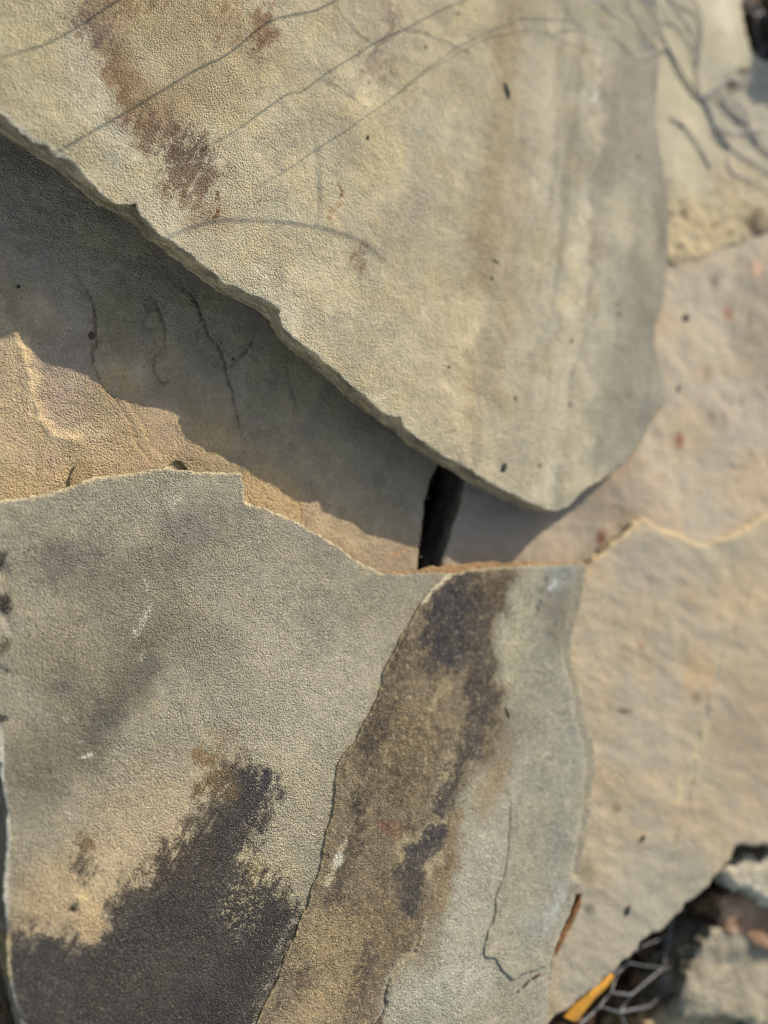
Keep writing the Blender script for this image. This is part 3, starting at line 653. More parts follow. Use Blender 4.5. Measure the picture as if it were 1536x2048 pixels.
# brown layer, 1.4 mm proud of the grey face
LINE_A = [(900,1147),(879,1161),(862,1181),(845,1204),(832,1224),(819,1251),(802,1274),(789,1301),(779,1321),(767,1344),(765,1367),(755,1394),(742,1421),(729,1441),(720,1464),(712,1484),(694,1501),(682,1521),(675,1536),
          (672,1569),(670,1603),(665,1636),(655,1663),(649,1703),(642,1743),(627,1773),(622,1803),(605,1836),(590,1879),(575,1906),(564,1936),(559,1959),(542,1993),(525,2019),(514,2048)]
LINE_B = [(849,1850),(845,1870),(838,1880),(829,1903),(816,1908),(805,1923),(792,1940),(779,1959),(772,1975),(767,1996),(771,2010),(762,2033),(749,2048),(735,2090)]
RSHAPE = [(1172, 1128), (1170, 1160), (1161, 1200), (1150, 1245), (1141, 1270), (1144, 1310), (1154, 1350), (1162, 1380), (1168, 1430), (1184, 1480), (1190, 1530), (1183, 1600), (1170, 1680), (1160, 1745)]
PL_A = PL_FR + np.array([.0014, 0, 0])
def h_lamA(px, py, x, y, sd):
    h = 1.0 * fbm(x / 0.08, y / 0.08, 231, 3) + 0.14 * fbm(x / 0.006, y / 0.006, 234, 2)
    d, s_, t = seg_dist(px + 3 * fbm(px / 10, py / 10, 31, 2), py + 3 * fbm(px / 10, py / 10, 32, 2), LINE_B)
    e = np.clip(t * 5, 0, 1)
    h = h - e * .9 * (s_ > 0) * np.exp(-d / 60) - e * 2.2 * np.exp(-(d / 3.0) ** 2)
    k = crack(px, py, [(640, 1700), (668, 1690), (685, 1715), (680, 1730), (665, 1750), (650, 1790)], .5, 0, 2, 18, 3, 41)
    k = k + crack(px, py, [(815, 1480), (812, 1470), (824, 1430), (845, 1412), (880, 1425)], .5, .4, 2, 25, 3, 42) + crack(px, py, [(740, 1560), (712, 1600), (716, 1640), (700, 1665)], .3, .3, 2, 25, 4, 43)
    k = k + crack(px, py, [(745, 1440), (752, 1470), (748, 1500)], .25, .3, 2, 20, 4, 44)
    h = h + k - 3.5 * ss(35, 0, seg_dist(px, py, RSHAPE)[0]) ** 2 * 1.0
    h = h - .35 * ss(0, .5, fbm(px / 20, py / 28, 235, 3)) * ss(960, 860, px + .3 * (py - 1500))
    return h * 0.001
def p_lamA(px, py):
    p = p_lamA_(px, py); p.c *= np.array([1.02, 1.04, 1.09]); return p
def p_lamA_(px, py):
    p = Paint(px, py, (160, 154, 132))
    p.field(ss(-.3, .5, fbm(px / 60, py / 150, 251, 3)), (152, 149, 130), .8)
    p.blob(1130, 1200, 60, 90, (128, 126, 112), .7); p.blob(1140, 1150, 40, 30, (136, 142, 136), .7); p.blob(1120, 1240, 30, 60, (118, 112, 96), .5)
    p.blob(1160, 1440, 30, 130, (132, 134, 124), .7); p.blob(1060, 1420, 30, 90, (142, 138, 118), .6, 10); p.blob(1030, 1300, 25, 110, (172, 164, 132), .7, 10); p.blob(1120, 1640, 40, 140, (144, 144, 130), .6)
    p.blob(960, 1780, 60, 160, (170, 164, 144), .7, 8); p.blob(900, 1960, 90, 60, (172, 168, 150), .8, -20); p.blob(1000, 2020, 60, 40, (162, 150, 126), .5)
    p.stroke([(1112, 1160), (1110, 1175)], 5, (196, 206, 204), .7, .9)
    BR = [(760, 1120), (1042, 1120), (1022, 1160), (1004, 1200), (990, 1250), (984, 1310), (990, 1345), (1008, 1390), (1004, 1440), (985, 1500), (955, 1540), (925, 1580), (908, 1610), (915, 1650), (905, 1700), (896, 1750), (888, 1790),
          (866, 1832), (849, 1852), (838, 1885), (820, 1908), (800, 1930), (780, 1960), (765, 2000), (755, 2060), (730, 2250), (400, 2250), (560, 1700), (600, 1500)]
    p.poly(BR, 22, (122, 105, 82), 1, fine=True)
    p.poly(BR, 60, (132, 116, 92), .5, stain=True)
    b = inpoly(p.wx, p.wy, BR).astype(float)
    p.field(b * ss(-.3, .4, fbm(px / 40, py / 70, 253, 3)), (134, 117, 88), .7)
    p.field(b * ss(0, .5, fbm(px / 50 + 4, py / 80, 254, 3)), (100, 86, 70), .7)
    p.blob(990, 1550, 50, 20, (144, 116, 78), .6, -70, .8); p.blob(1000, 1470, 30, 60, (110, 94, 72), .55, 0, .9); p.blob(970, 1600, 24, 45, (150, 128, 90), .5, 20, .9)
    p.stroke([(915, 1640), (905, 1700), (895, 1760), (870, 1820)], 13, (138, 112, 78), .7, .9); 
    p.stroke([(908, 1510), (880, 1590), (875, 1640), (850, 1665), (810, 1690), (795, 1700)], 12, (178, 160, 120), .7, .8); p.blob(885, 1635, 10, 25, (184, 170, 134), .7, 15); p.blob(862, 1740, 13, 36, (180, 162, 124), .8, 10)
    p.blob(890, 1790, 12, 30, (160, 140, 100), .6); p.blob(950, 1500, 9, 30, (172, 160, 130), .6, 10); p.stroke([(967, 1388), (960, 1408)], 5, (186, 176, 150), .7, .9); p.stroke([(890, 1365), (882, 1410), (860, 1415), (845, 1425)], 8, (166, 146, 104), .6, .9)
    p.blob(760, 1850, 80, 60, (124, 102, 72), .5); p.blob(650, 1880, 60, 60, (156, 134, 96), .7, -20); p.blob(690, 1930, 60, 80, (146, 124, 86), .6, 20); p.blob(785, 1667, 18, 26, (128, 76, 52), .6)
    p.blob(820, 1470, 60, 50, (124, 104, 74), .6); p.blob(850, 1900, 30, 50, (132, 112, 80), .5, 20)
    p.poly([(600, 2000), (640, 1960), (700, 1950), (680, 2050), (560, 2060)], 20, (172, 144, 104), .6)
    # dark stains
    p.poly([(868, 1190), (900, 1155), (960, 1150), (1010, 1150), (1005, 1200), (985, 1270), (978, 1320), (985, 1400), (965, 1440), (930, 1420), (935, 1330), (880, 1345), (840, 1340), (850, 1260)], 25, (82, 72, 66), .85, stain=True)
    p.blob(905, 1230, 44, 75, (60, 60, 66), .95, 12, .6, stain=True); p.blob(895, 1310, 30, 24, (64, 64, 70), .8, 0, .6, stain=True); p.blob(990, 1180, 30, 40, (92, 78, 64), .7, stain=True)
    p.stroke([(800, 1280), (785, 1340), (768, 1420), (730, 1490)], 30, (84, 72, 62), .7, .7, stain=True); p.stroke([(960, 1350), (955, 1420), (950, 1480), (915, 1530), (905, 1570), (885, 1610)], 20, (74, 68, 66), .8, .7, stain=True)
    p.stroke([(975, 1400), (985, 1440)], 22, (78, 70, 66), .7, .7, stain=True); p.stroke([(745, 1500), (722, 1600), (718, 1660), (700, 1740), (665, 1790)], 15, (84, 74, 66), .6, .8, stain=True)
    p.stroke([(873, 1665), (850, 1690), (825, 1730), (815, 1780), (825, 1810)], 21, (74, 70, 72), .95, .6, stain=True); p.blob(825, 1760, 26, 50, (78, 72, 66), .75, 8, .7, stain=True); p.blob(868, 1672, 14, 10, (54, 56, 66), .9, -30, .6, stain=True)
    p.blob(730, 1960, 26, 60, (92, 78, 68), .7, 20, .8, stain=True); p.blob(610, 1965, 22, 18, (92, 70, 62), .6, -30, .8, stain=True); p.blob(800, 1560, 60, 50, (96, 80, 62), .4, stain=True)
    p.field(inpoly(p.wx2, p.wy2, BR) * ss(.15, .5, fbm(px / 7, py / 10, 257, 2)), (176, 160, 122), .42)
    # pale sliver
    p.stroke([(700, 1658), (690, 1690), (676, 1715), (668, 1735), (655, 1770), (648, 1785)], 6, (182, 168, 134), .8, .6, fine=True, taper=True); p.blob(677, 1722, 11, 17, (184, 178, 158), .95, 25, .4, warp=.4)
    d, _, _ = seg_dist(p.wx2, p.wy2, LINE_A); p.field(ss(5, 1, d) * .5, (176, 156, 110)); p.am *= 1 - ss(5, 1, d) * .4
    d, _, _ = seg_dist(p.wx2, p.wy2, [(900, 1150), (862, 1183), (845, 1206)]); p.field(ss(8, 2, d) * .85, (206, 190, 156)); p.am *= 1 - ss(9, 2, d) * .8
    d, _, _ = seg_dist(p.wx2, p.wy2, EDGE2[2:]); p.field(ss(5, 1, d) * .6, (204, 192, 158)); p.am *= 1 - ss(5, 1, d) * .6
    d, _, _ = seg_dist(p.wx2, p.wy2, LINE_B[8:]); p.field(ss(5, 2, d) * .7, (96, 56, 44))
    d, _, _ = seg_dist(p.wx2, p.wy2, LINE_B[:9]); p.field(ss(3.2, 1, d) * .7, (84, 66, 48))
    d, s_, _ = seg_dist(p.wx2, p.wy2, LINE_B[:8]); p.field(ss(9, 2, d) * .5, (186, 168, 128))
    for x_, y_ in ((1080, 1205), (1076, 1219), (1092, 1155), (1086, 1180), (1112, 1247), (1072, 1215)): p.blob(x_, y_, 4, 6, (88, 88, 78), .8, 0, .6, warp=.2)
    return p
surfA = slab('surface_layer', t_fr, LINE_A + [(470, 2200), (900, 2420), (1060, 2230), (1090, 2060), (1098, 2010), (1100, 1930), (1108, 1900), (1122, 1865), (1140, 1830)] + [(a + 6, b + 2) for a, b in RSHAPE[::-1]] + [(1120, 1131), (1060, 1133), (1000, 1137), (940, 1143)],
      PL_A, 0.0016, h_lamA, p_lamA, M_LAM, s=0.0007, seed=61, rough=.0006, wall_amp=.0003, wall_rows=3, edge_col=(120, 96, 66), fine=(-0.12, 0.13, -0.34, 0.02), edge_r=.0005, smooth_len=.002, oscale=.004)
surfA['label'] = 'brown and black stained surface layer split off along a ragged dark line'
# grey-green flake on the right of the layer
LINE_C = [(1020,1575),(1024,1610),(1020,1669),(1017,1710),(1012,1749),(1000,1775),(992,1799),(993,1820),(989,1843),(978,1860),(974,1876),(970,1895),(970,1913),(980,1916),(992,1918),(1005,1939),(1024,1959),(1034,1956),(1044,1949),(1067,1941),(1097,1931),(1107,1909),(1124,1869),(1144,1829),(1160,1776)]
PL_C = PL_A + np.array([.0011, 0, 0])
def h_lamC(px, py, x, y, sd):
    h = 1.0 * fbm(x / 0.08, y / 0.08, 231, 3) + 0.10 * fbm(x / 0.006, y / 0.006, 236, 2)
    h = h - .5 * ss(1900, 1650, py) - .9 * ss(1640, 1560, py) - 3.0 * ss(30, 0, seg_dist(px, py, RSHAPE)[0]) ** 2 - 1.2 * np.exp(-(seg_dist(px, py, [(1150, 1790), (1120, 1850), (1090, 1900)])[0] / 14) ** 2)
    return h * 0.001
def p_lamC(px, py):
    p = Paint(px, py, (160, 155, 136)); p.field(ss(-.3, .5, fbm(px / 40, py / 150, 261, 3)), (150, 148, 132), .8)
    p.blob(1120, 1690, 30, 150, (146, 148, 136), .7, 5); p.blob(1080, 1850, 60, 30, (150, 154, 146), .6, -50); p.blob(1120, 1810, 16, 50, (166, 174, 168), .7, 20); p.blob(1005, 1900, 30, 24, (174, 166, 142), .6)
    d, _, _ = seg_dist(px, py, LINE_C[8:]); p.field(ss(5, 1, d) * .4, (190, 184, 160)); return p
slab('surface_layer', t_fr, LINE_C + [(1167, 1700), (1176, 1620), (1180, 1560), (1160, 1500), (1100, 1480), (1050, 1500)], PL_C, 0.0022, h_lamC, p_lamC, M_LAM, s=0.0008, seed=62, rough=.0004, wall_amp=.0003, wall_rows=3,
     edge_col=(96, 84, 66), fine=(-0.12, 0.15, -0.34, 0.02), edge_r=.0005, smooth_len=.002, oscale=.004)['label'] = 'smooth grey green flake lying over the lower right of the slab'
spots(t_fr, PL_A + np.array([.0002, 0, 0]), [(1016, 1425, 3.5, 14, 160), (1072, 1953, 11, 4, -25), (1052, 1968, 12, 4, -45), (1036, 1982, 5, 3, -45)], M_RUST, .0002, 'crust')
mesh_l = [(1165,1785),(1158,1800),(1142,1836),(1124,1868),(1112,1900),(1108,1912),(1114,1912),(1124,1890),(1136,1866),(1152,1836),(1162,1810)]
flake(t_fr, mesh_l, PL_BUFF, .0045, .004, (142, 98, 60), M_LAM, name='rusty_edge', s=.0008, seed=9)

# ------------------------------------------------------------------ big upper slab
PL_UP = plane3((1110, 1020, .0245), (60, 280, .0500), (1335, 400, .0205))
UP_LEFT = [(-40,195),(0,225),(17,242),(40,263),(67,283),(93,290),(113,313),(133,320),(150,330),(167,350),(180,363),(200,383),(227,403),(247,410),(273,405),(283,430),(300,447),(320,473),(347,480),(357,493),(383,510),
    (397,522),(413,535),(433,549),(450,569),(473,575),(493,585),(512,592),(532,600),(560,619),(562,652),(572,662),(592,679),(609,694),(629,709),(639,719),(659,732),(679,749),(699,769),(712,779),(739,802),(759,822),(779,832),(799,834),
    (805,852),(819,865),(845,882),(865,899),(885,912),(912,925),(942,942),(979,965),(1024,989),(1041,995),(1057,1005),(1081,1014),(1101,1022),(1117,1022),(1137,1012),(1157,992),(1177,975),(1204,962)]
UP_RIGHT = [(1230,945),(1257,925),(1297,872),(1311,842),(1337,799),(1339,759),(1327,719),(1317,685),(1321,645),(1336,602),(1341,545),(1344,512),(1347,467),(1349,417),(1344,367),(1334,317),(1329,283),(1322,233),(1326,167),(1326,117),(1318,80),(1322,40),(1318,-30)]
def h_up(px, py, x, y, sd):
    h = 1.6 * fbm(x / 0.09, y / 0.09, 101, 2) + 0.35 * fbm(x / 0.012, y / 0.012, 102, 3) * ss(1150, 950, px)
    d, s_, t = seg_dist(px, py, UP_RIGHT)
    h = h - 4.5 * ss(130, 0, d) ** 1.6
    ru = np.exp(-((px - 745) / 40) ** 2 - ((py - 195) / 28) ** 2); h = h - 1.2 * ru
    st = fbm((px + .12 * py) / 26, py / 260, 103, 3); h = h + .15 * st * ss(850, 1050, px)
    for a, b, r, dp in ((735, 275, 4, 1.2), (880, 570, 6, .8), (890, 600, 7, .7), (603, 557, 3, .9), (905, 865, 4, .8), (638, 380, 3, .6)):
        h = h - dp * np.exp(-((px - a) ** 2 + (py - b) ** 2) / r ** 2)
    return h * 0.001
def p_up(px, py):
    p = Paint(px, py, (187, 175, 145))
    p.field(ss(500, 0, px), (180, 169, 134), .8); p.field(ss(600, 850, px) * ss(1100, 950, px), (193, 180, 150), .6)
    p.field(ss(930, 1120, px), (174, 168, 150), .9)
    p.field(ss(-.2, .5, fbm(px / 90, py / 110, 111, 3)), (172, 165, 142), .6); p.field(ss(.05, .6, fbm(px / 70, py / 90, 112, 3)), (192, 174, 132), .45)
    # left brown patches
    p.blob(225, 60, 45, 130, (150, 124, 92), .6, -20); p.blob(340, 30, 150, 50, (164, 142, 104), .7); p.blob(430, 130, 120, 90, (172, 150, 112), .6); p.blob(245, 150, 28, 60, (146, 118, 86), .75, -15)
    p.blob(165, 150, 40, 110, (186, 178, 156), .75, -15); p.blob(235, 290, 35, 60, (186, 180, 158), .7, -30); p.blob(330, 430, 60, 35, (186, 180, 158), .6, 40); p.blob(60, 130, 70, 90, (178, 166, 130), .6)
    p.blob(300, 225, 60, 50, (150, 124, 92), .7, 30, .7); p.blob(330, 200, 80, 40, (156, 132, 98), .5); p.blob(420, 440, 60, 30, (166, 142, 110), .6)
    p.blob(372, 315, 54, 66, (100, 80, 72), .72, -35, .8, stain=True); p.blob(300, 250, 46, 40, (126, 98, 78), .6, 30, .8, stain=True); p.blob(385, 375, 55, 50, (130, 104, 82), .55, 0, .8, stain=True)
    p.blob(192, 55, 46, 60, (122, 100, 90), .62, -20, .8, stain=True); p.blob(525, 60, 24, 46, (128, 94, 74), .75, 10, .8, stain=True); p.blob(240, 170, 20, 60, (136, 104, 76), .5, -20, .8, stain=True); p.blob(270, 0, 60, 30, (140, 110, 78), .5, stain=True)
    p.blob(760, 110, 36, 70, (140, 122, 110), .4, 0, .8, stain=True); p.blob(785, 30, 20, 60, (140, 120, 106), .35, stain=True); p.blob(465, 30, 60, 50, (146, 118, 84), .4, stain=True)
    p.blob(725, 515, 12, 40, (142, 112, 92), .5, 0, .8, stain=True); p.stroke([(434, 385), (437, 410), (431, 440)], 3, (120, 78, 48), .8, .7, stain=True, fine=True); p.stroke([(678, 365), (684, 390)], 3.5, (150, 100, 48), .8, .7, stain=True, fine=True); p.blob(670, 420, 8, 16, (158, 112, 62), .6, 0, .8, stain=True); p.blob(516, 403, 5, 5, (132, 84, 50), .9, 0, .6, stain=True, warp=.3)
    # pale and cream
    p.blob(745, 195, 34, 24, (216, 198, 158), .8, -10); p.blob(765, 300, 50, 80, (204, 186, 146), .7, -5); p.blob(560, 420, 60, 40, (186, 180, 156), .4); p.blob(900, 620, 60, 60, (202, 186, 152), .6); p.blob(925, 660, 26, 60, (212, 196, 160), .7, 10)
    p.blob(870, 760, 60, 100, (196, 180, 148), .6); p.stroke([(940, 600), (915, 740), (930, 860)], 26, (206, 188, 150), .55, .9); p.stroke([(600, 540), (700, 600), (800, 700)], 40, (196, 186, 156), .4, .9)
    p.blob(835, 380, 30, 80, (162, 160, 148), .45); p.blob(850, 250, 50, 60, (176, 172, 150), .5)
    # brown streaks before the grey side
    p.stroke([(1030, -40), (1015, 150), (1000, 300), (985, 430), (970, 560)], 26, (160, 142, 112), .6, .9); p.blob(1005, 110, 22, 60, (164, 142, 106), .5); p.blob(960, 500, 40, 60, (160, 144, 120), .5); p.blob(990, 420, 30, 60, (164, 146, 112), .5); p.blob(940, 800, 16, 90, (176, 152, 116), .5)
    p.blob(930, 360, 40, 100, (176, 164, 136), .4); p.stroke([(985, 560), (970, 700), (955, 850), (945, 930)], 12, (158, 146, 126), .5, .9)
    # streaked grey right part
    st = fbm((px + .12 * py) / 26, py / 420, 115, 4, .6); g = ss(980, 1120, px)
    p.field(g * ss(.0, .5, st), (148, 143, 127), .6); p.field(g * ss(.0, .45, -st), (178, 171, 150), .5)
    for L, w_, c_, a_ in (([(1180, 350), (1168, 480), (1150, 620), (1130, 760), (1110, 900), (1090, 1000)], 15, (214, 206, 182), .7), ([(1215, 520), (1195, 660), (1170, 800), (1155, 920)], 10, (204, 197, 175), .6), ([(1085, 600), (1075, 760), (1060, 900)], 16, (196, 188, 164), .5),
                          ([(1110, 40), (1095, 200), (1088, 360)], 18, (194, 186, 160), .5), ([(1190, 120), (1200, 260), (1192, 330)], 7, (212, 204, 180), .7), ([(1045, 300), (1030, 480), (1010, 640), (990, 800)], 17, (158, 140, 114), .45), ([(1290, 340), (1300, 480), (1285, 600)], 12, (196, 188, 168), .5)):
        p.stroke(L, w_, c_, a_, .95)
    p.field(ss(1180, 1300, px) * .6, (148, 147, 141))
    p.blob(1245, 230, 60, 110, (150, 143, 132), .8, 5); p.blob(1290, 640, 40, 200, (144, 141, 128), .75, 2); p.blob(1200, 370, 30, 60, (140, 134, 126), .6); p.blob(1200, 480, 24, 60, (142, 134, 124), .5)
    p.blob(1250, 840, 60, 100, (150, 148, 134), .7, 20); p.blob(1330, 420, 16, 120, (138, 136, 124), .7); p.blob(1240, 30, 70, 40, (168, 162, 136), .6)
    p.stroke([(1190, 245), (1186, 310)], 8, (196, 186, 158), .8, .9); p.blob(1240, 430, 40, 60, (190, 182, 158), .7); p.blob(1300, 460, 16, 60, (182, 174, 148), .6)
    p.stroke([(1165, 430), (1160, 500), (1150, 600), (1136, 700), (1128, 740)], 17, (198, 188, 160), .75, .8); p.stroke([(1208, 560), (1190, 660), (1165, 780), (1150, 850)], 12, (184, 176, 152), .7, .9); p.stroke([(1110, 760), (1105, 850), (1085, 930), (1075, 1000)], 15, (194, 184, 156), .7, .9)
    p.stroke([(1148, 820), (1150, 900), (1140, 970)], 22, (182, 174, 148), .6, .9); p.stroke([(1160, 530), (1130, 620)], 9, (206, 190, 150), .6, .9)
    p.stroke([(1170, 110), (1174, 160), (1165, 195), (1185, 198)], 4, (200, 198, 180), .35, .9); p.blob(1190, 192, 6, 10, (206, 214, 210), .8, 0, .8); p.blob(1219, 239, 4, 5, (210, 206, 190), .7); 
    p.blob(550, 615, 60, 30, (196, 192, 170), .45, 40); p.blob(530, 545, 26, 30, (192, 188, 166), .5)
    for x_, y_ in ((1281, 313), (1143, 808), (1080, 930), (1236, 607), (1240, 628), (918, 30), (851, 95), (442, 26), (1144, 682)): p.blob(x_, y_, 4, 5, (100, 88, 80), .85, 0, .6, warp=.2)
    d, _, _ = seg_dist(p.wx2, p.wy2, UP_LEFT); p.field(ss(7, 1.5, d) * .5, (200, 194, 170))
    d, _, _ = seg_dist(px, py, [(-40, 190), (60, 285), (150, 340)]); p.field(ss(26, 4, d) * .5, (168, 172, 164))
    return p
t_up = thing('sandstone_flagstone', unp(700, 400, PL_UP) - np.array([0, 0, .02]), 'big tilted buff flagstone on top, with purple brown stains and thin wire shadows', 'stone slab')
slab('stone_body', t_up, [(-520, -120), (-200, 80)] + UP_LEFT + UP_RIGHT + [(1300, -250), (1000, -480), (300, -560), (-300, -420)], PL_UP, 0.0140, h_up, p_up, M_UP, s=0.0008, seed=71, rough=.0007, wall_amp=.0009, wall_rows=10,
     edge_col=(170, 142, 104), fine=(-0.28, 0.24, 0.0, 0.30), edge_r=.0004, flare=.0004, smooth_len=.014, oscale=.006, taper=lambda px, py: 0.22 + 0.78 * ss(1225, 1090, px))
spots(t_up, PL_UP + np.array([.0002, 0, 0]), [(1016, 182, 4, 17, 165), (990, 523, 4, 10, 120), (983, 558, 4, 6, 0), (1008, 935, 6, 11, 20), (1030, 797, 4, 5, 0), (735, 276, 3, 6, 10), (946, 625, 3, 4, 0), (897, 734, 3, 5, 0)], M_SPECK, .0004)
rim = [(1033, 752), (1025, 762), (1024, 778), (1033, 784), (1038, 772), (1039, 760)]
flake(t_up, rim, PL_UP, .0006, .0008, (184, 178, 154), M_UP, s=.0007, seed=12, rough=.0002)

# ------------------------------------------------------------------ stones under and around
def block(label, pts, z, thick, base, alt, seed, amp=3.0, s=.002, mat=M_ROCK, cat='stone', name='rubble_stone', edge=None, pl=None, rough=.003, edge_r=.004, group=None):
    p3 = np.array([z, 0, 0]) if pl is None else pl
    c = unp(*np.mean(np.array(pts, float), 0), p3)
    def hh(px, py, x, y, sd):
        return (amp * fbm(x / .03, y / .03, seed, 3, .45)) * .001
    o = slab(name, None, pts, p3, thick, hh, quick_paint(base, alt, 40), mat, s=s, seed=seed, rough=rough, edge_col=edge or tuple(int(v * .8) for v in base), wall_amp=.003, edge_r=edge_r, fine=(-.4, .6, -.6, .5))
    off = Vector((c[0], c[1], p3[0] - thick)); o.data.transform(Matrix.Translation(-off)); o.location = off
    return tag(o, label, cat, group)
block('small pale weathered stone at the right edge above the wire-netted hollow', [(1452, 1735), (1480, 1722), (1536, 1716), (1640, 1720), (1700, 1780), (1600, 1830), (1500, 1790), (1450, 1765)], -.004, .02, (186, 180, 162), (170, 160, 138), 301, 3)
block('reddish brown stone under the small pale stone at the right edge', [(1440, 1790), (1500, 1775), (1600, 1780), (1720, 1860), (1660, 1960), (1540, 1900), (1460, 1860)], -.016, .03, (158, 118, 92), (176, 138, 108), 302, 4)
block('grey layered stone in the bottom right corner', [(1404, 1905), (1428, 1862), (1470, 1850), (1540, 1860), (1680, 1900), (1760, 2050), (1600, 2120), (1480, 2040), (1372, 2040), (1366, 1990), (1390, 1930)], -.020, .045, (160, 152, 132), (140, 132, 114), 303, 4)
block('tan crumbly stone along the bottom edge below the hollow', [(1330, 2030), (1370, 2012), (1430, 1995), (1500, 2010), (1600, 2060), (1660, 2240), (1500, 2320), (1340, 2260), (1290, 2120), (1300, 2050)], -.030, .04, (186, 158, 118), (158, 142, 112), 304, 7)
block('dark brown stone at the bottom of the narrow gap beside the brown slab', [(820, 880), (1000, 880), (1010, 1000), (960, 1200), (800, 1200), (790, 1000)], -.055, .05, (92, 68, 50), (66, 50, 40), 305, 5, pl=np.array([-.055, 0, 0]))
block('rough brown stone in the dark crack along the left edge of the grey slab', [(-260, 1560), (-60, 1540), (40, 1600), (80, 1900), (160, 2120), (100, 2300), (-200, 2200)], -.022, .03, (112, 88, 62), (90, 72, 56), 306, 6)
# unseen stone added to shade the hole, and the stones that carry the slabs
block('unseen thick stone added beyond the top right corner to shade the hole', [(1640, -60), (1750, -160), (2000, -80), (2050, 100), (1850, 120), (1700, 80), (1640, 30)], .05, .14, (90, 80, 66), (70, 62, 52), 307, 4, s=.004)
block('squared stone carrying the left slabs', [(-500, 400), (300, 0), (780, 500), (760, 1000), (600, 1500), (-300, 1450)], -.039, .07, (128, 112, 90), (110, 96, 80), 308, 3, s=.005)
block('squared stone carrying the slabs on the right', [(1000, 560), (1400, 420), (1850, 900), (1800, 1350), (1250, 1500), (1000, 1250), (990, 900)], -.041, .07, (128, 112, 90), (110, 96, 80), 309, 3, s=.005)
block('squared stone carrying the grey slab from below', [(250, 1640), (760, 1420), (1080, 1500), (1060, 1900), (960, 2200), (500, 2350), (220, 2150)], -.001, .11, (128, 112, 90), (110, 96, 80), 310, 1, s=.005)
block('stone wedge propping up the raised end of the big slab', [(-150, -100), (300, -250), (400, 60), (100, 220), (-150, 150)], .029, .027, (140, 124, 100), (120, 106, 86), 311, 1, s=.004)

# ------------------------------------------------------------------ wire netting
def tube(P, r, k=6):
    P = np.array(P, float); n = len(P); V = []; lp = []
    T = np.gradient(P, axis=0); T /= np.linalg.norm(T, axis=1)[:, None] + 1e-12
    a = np.array([0.13, 0.27, 0.95])
    for i in range(n):
        u = np.cross(T[i], a); u /= np.linalg.norm(u) + 1e-9; v = np.cross(T[i], u)
        for j in range(k):
            th = 2 * math.pi * j / k; V.append(P[i] + r * (math.cos(th) * u + math.sin(th) * v))
    for i in range(n - 1):
        for j in range(k):
            j2 = (j + 1) % k; lp += [i * k + j, i * k + j2, (i + 1) * k + j2, (i + 1) * k + j]
    return np.array(V), np.array(lp)
def spline(P, n=10):
    P = np.array(P, float)
    if len(P) < 3: return np.array([P[0] + (P[-1] - P[0]) * t for t in np.linspace(0, 1, n)])
    Q = np.vstack([2 * P[0] - P[1], P, 2 * P[-1] - P[-2]]); out = []
    for i in range(len(P) - 1):
        p0, p1, p2, p3 = Q[i:i + 4]
        for t in np.arange(n) / n: out.append(.5 * (2 * p1 + (p2 - p0) * t + (2 * p0 - 5 * p1 + 4 * p2 - p3) * t * t + (3 * p1 - p0 - 3 * p2 + p3) * t ** 3))
    out.append(P[-1]); return np.array(out)
def strand(parent, P, r=.0005, twist=False, n=8):
    S = spline(P, n)
    if not twist:
        V, lp = tube(S, r); mesh_obj('wire_strand', V, np.full(len(lp) // 4, 4), lp, M_WIRE, parent); return
    T = np.gradient(S, axis=0); L = np.concatenate([[0], np.cumsum(np.linalg.norm(np.diff(S, axis=0), axis=1))])
    m_ = max(12, int(L[-1] / .0012)); li = np.linspace(0, L[-1], m_); S = np.stack([np.interp(li, L, S[:, k]) for k in range(3)], 1)
    T = np.gradient(S, axis=0); T /= np.linalg.norm(T, axis=1)[:, None]
    u = np.cross(T, [0.1, 0.2, .97]); u /= np.linalg.norm(u, axis=1)[:, None]; v = np.cross(T, u); VV = []; LL = []; b = 0
    for ph in (0, math.pi):
        th = (li / .011 * 2 * math.pi + ph)[:, None]; V, lp = tube(S + r * 1.05 * (np.cos(th) * u + np.sin(th) * v), r, 5); VV.append(V); LL.append(lp + b); b += len(V)
    lp = np.concatenate(LL); mesh_obj('wire_strand', np.concatenate(VV), np.full(len(lp) // 4, 4), lp, M_WIRE, parent)

def zsurf(px, py):      # which stone face lies under a pixel of the upper part
    return PL_UP if px < 1326 else PL_TR
# the netting stands up from the stone where its twisted joint touches it and leans towards the sun side; its shadow falls across the big slab
tn = thing('wire_netting', unp(1335, 97, PL_TR), 'loose galvanised wire netting touching the stones at the top right and rising above them', 'wire netting')
def cast(pts, t0, t1, r=.00045, tw=False, par=None):
    r = r * (.62 if r > .0006 else .62); par = [t * (2.2 if i == 0 else 1.5 if i == 1 else 1.9 if (i == len(par) - 1 and par[-1] > .15) else 1.0) for i, t in enumerate(par)] if par[0] > .04 else par
    """strand standing t metres sunwards of the shadow line pts"""
    n = len(pts); P = []
    for i, (a, b) in enumerate(pts):
        p = unp(a, b, zsurf(a, b)); t = t0 + (t1 - t0) * i / (n - 1) if par is None else par[i]
        P.append(p + SUN * t)
    strand(tn, P, r, tw)
S2 = [(-60,395),(60,335),(160,278),(200,253),(253,223),(330,175),(393,137),(453,110),(532,47),(589,27),(622,20),(669,0),(760,-50)]
S3 = [(340,335),(400,300),(473,260),(572,187),(609,177),(642,153),(685,123),(729,97),(752,83),(795,65),(812,58),(845,40),(899,13),(932,0),(1010,-40)]
S4 = [(500,385),(552,353),(585,333),(622,307),(659,283),(692,263),(732,233),(762,212),(792,190),(822,163),(862,133),(912,97),(945,80),(979,63),(1024,45),(1047,35),(1091,40),(1137,40),(1157,50),(1191,57),(1231,52),(1254,53),(1277,67),(1307,83),(1334,97)]
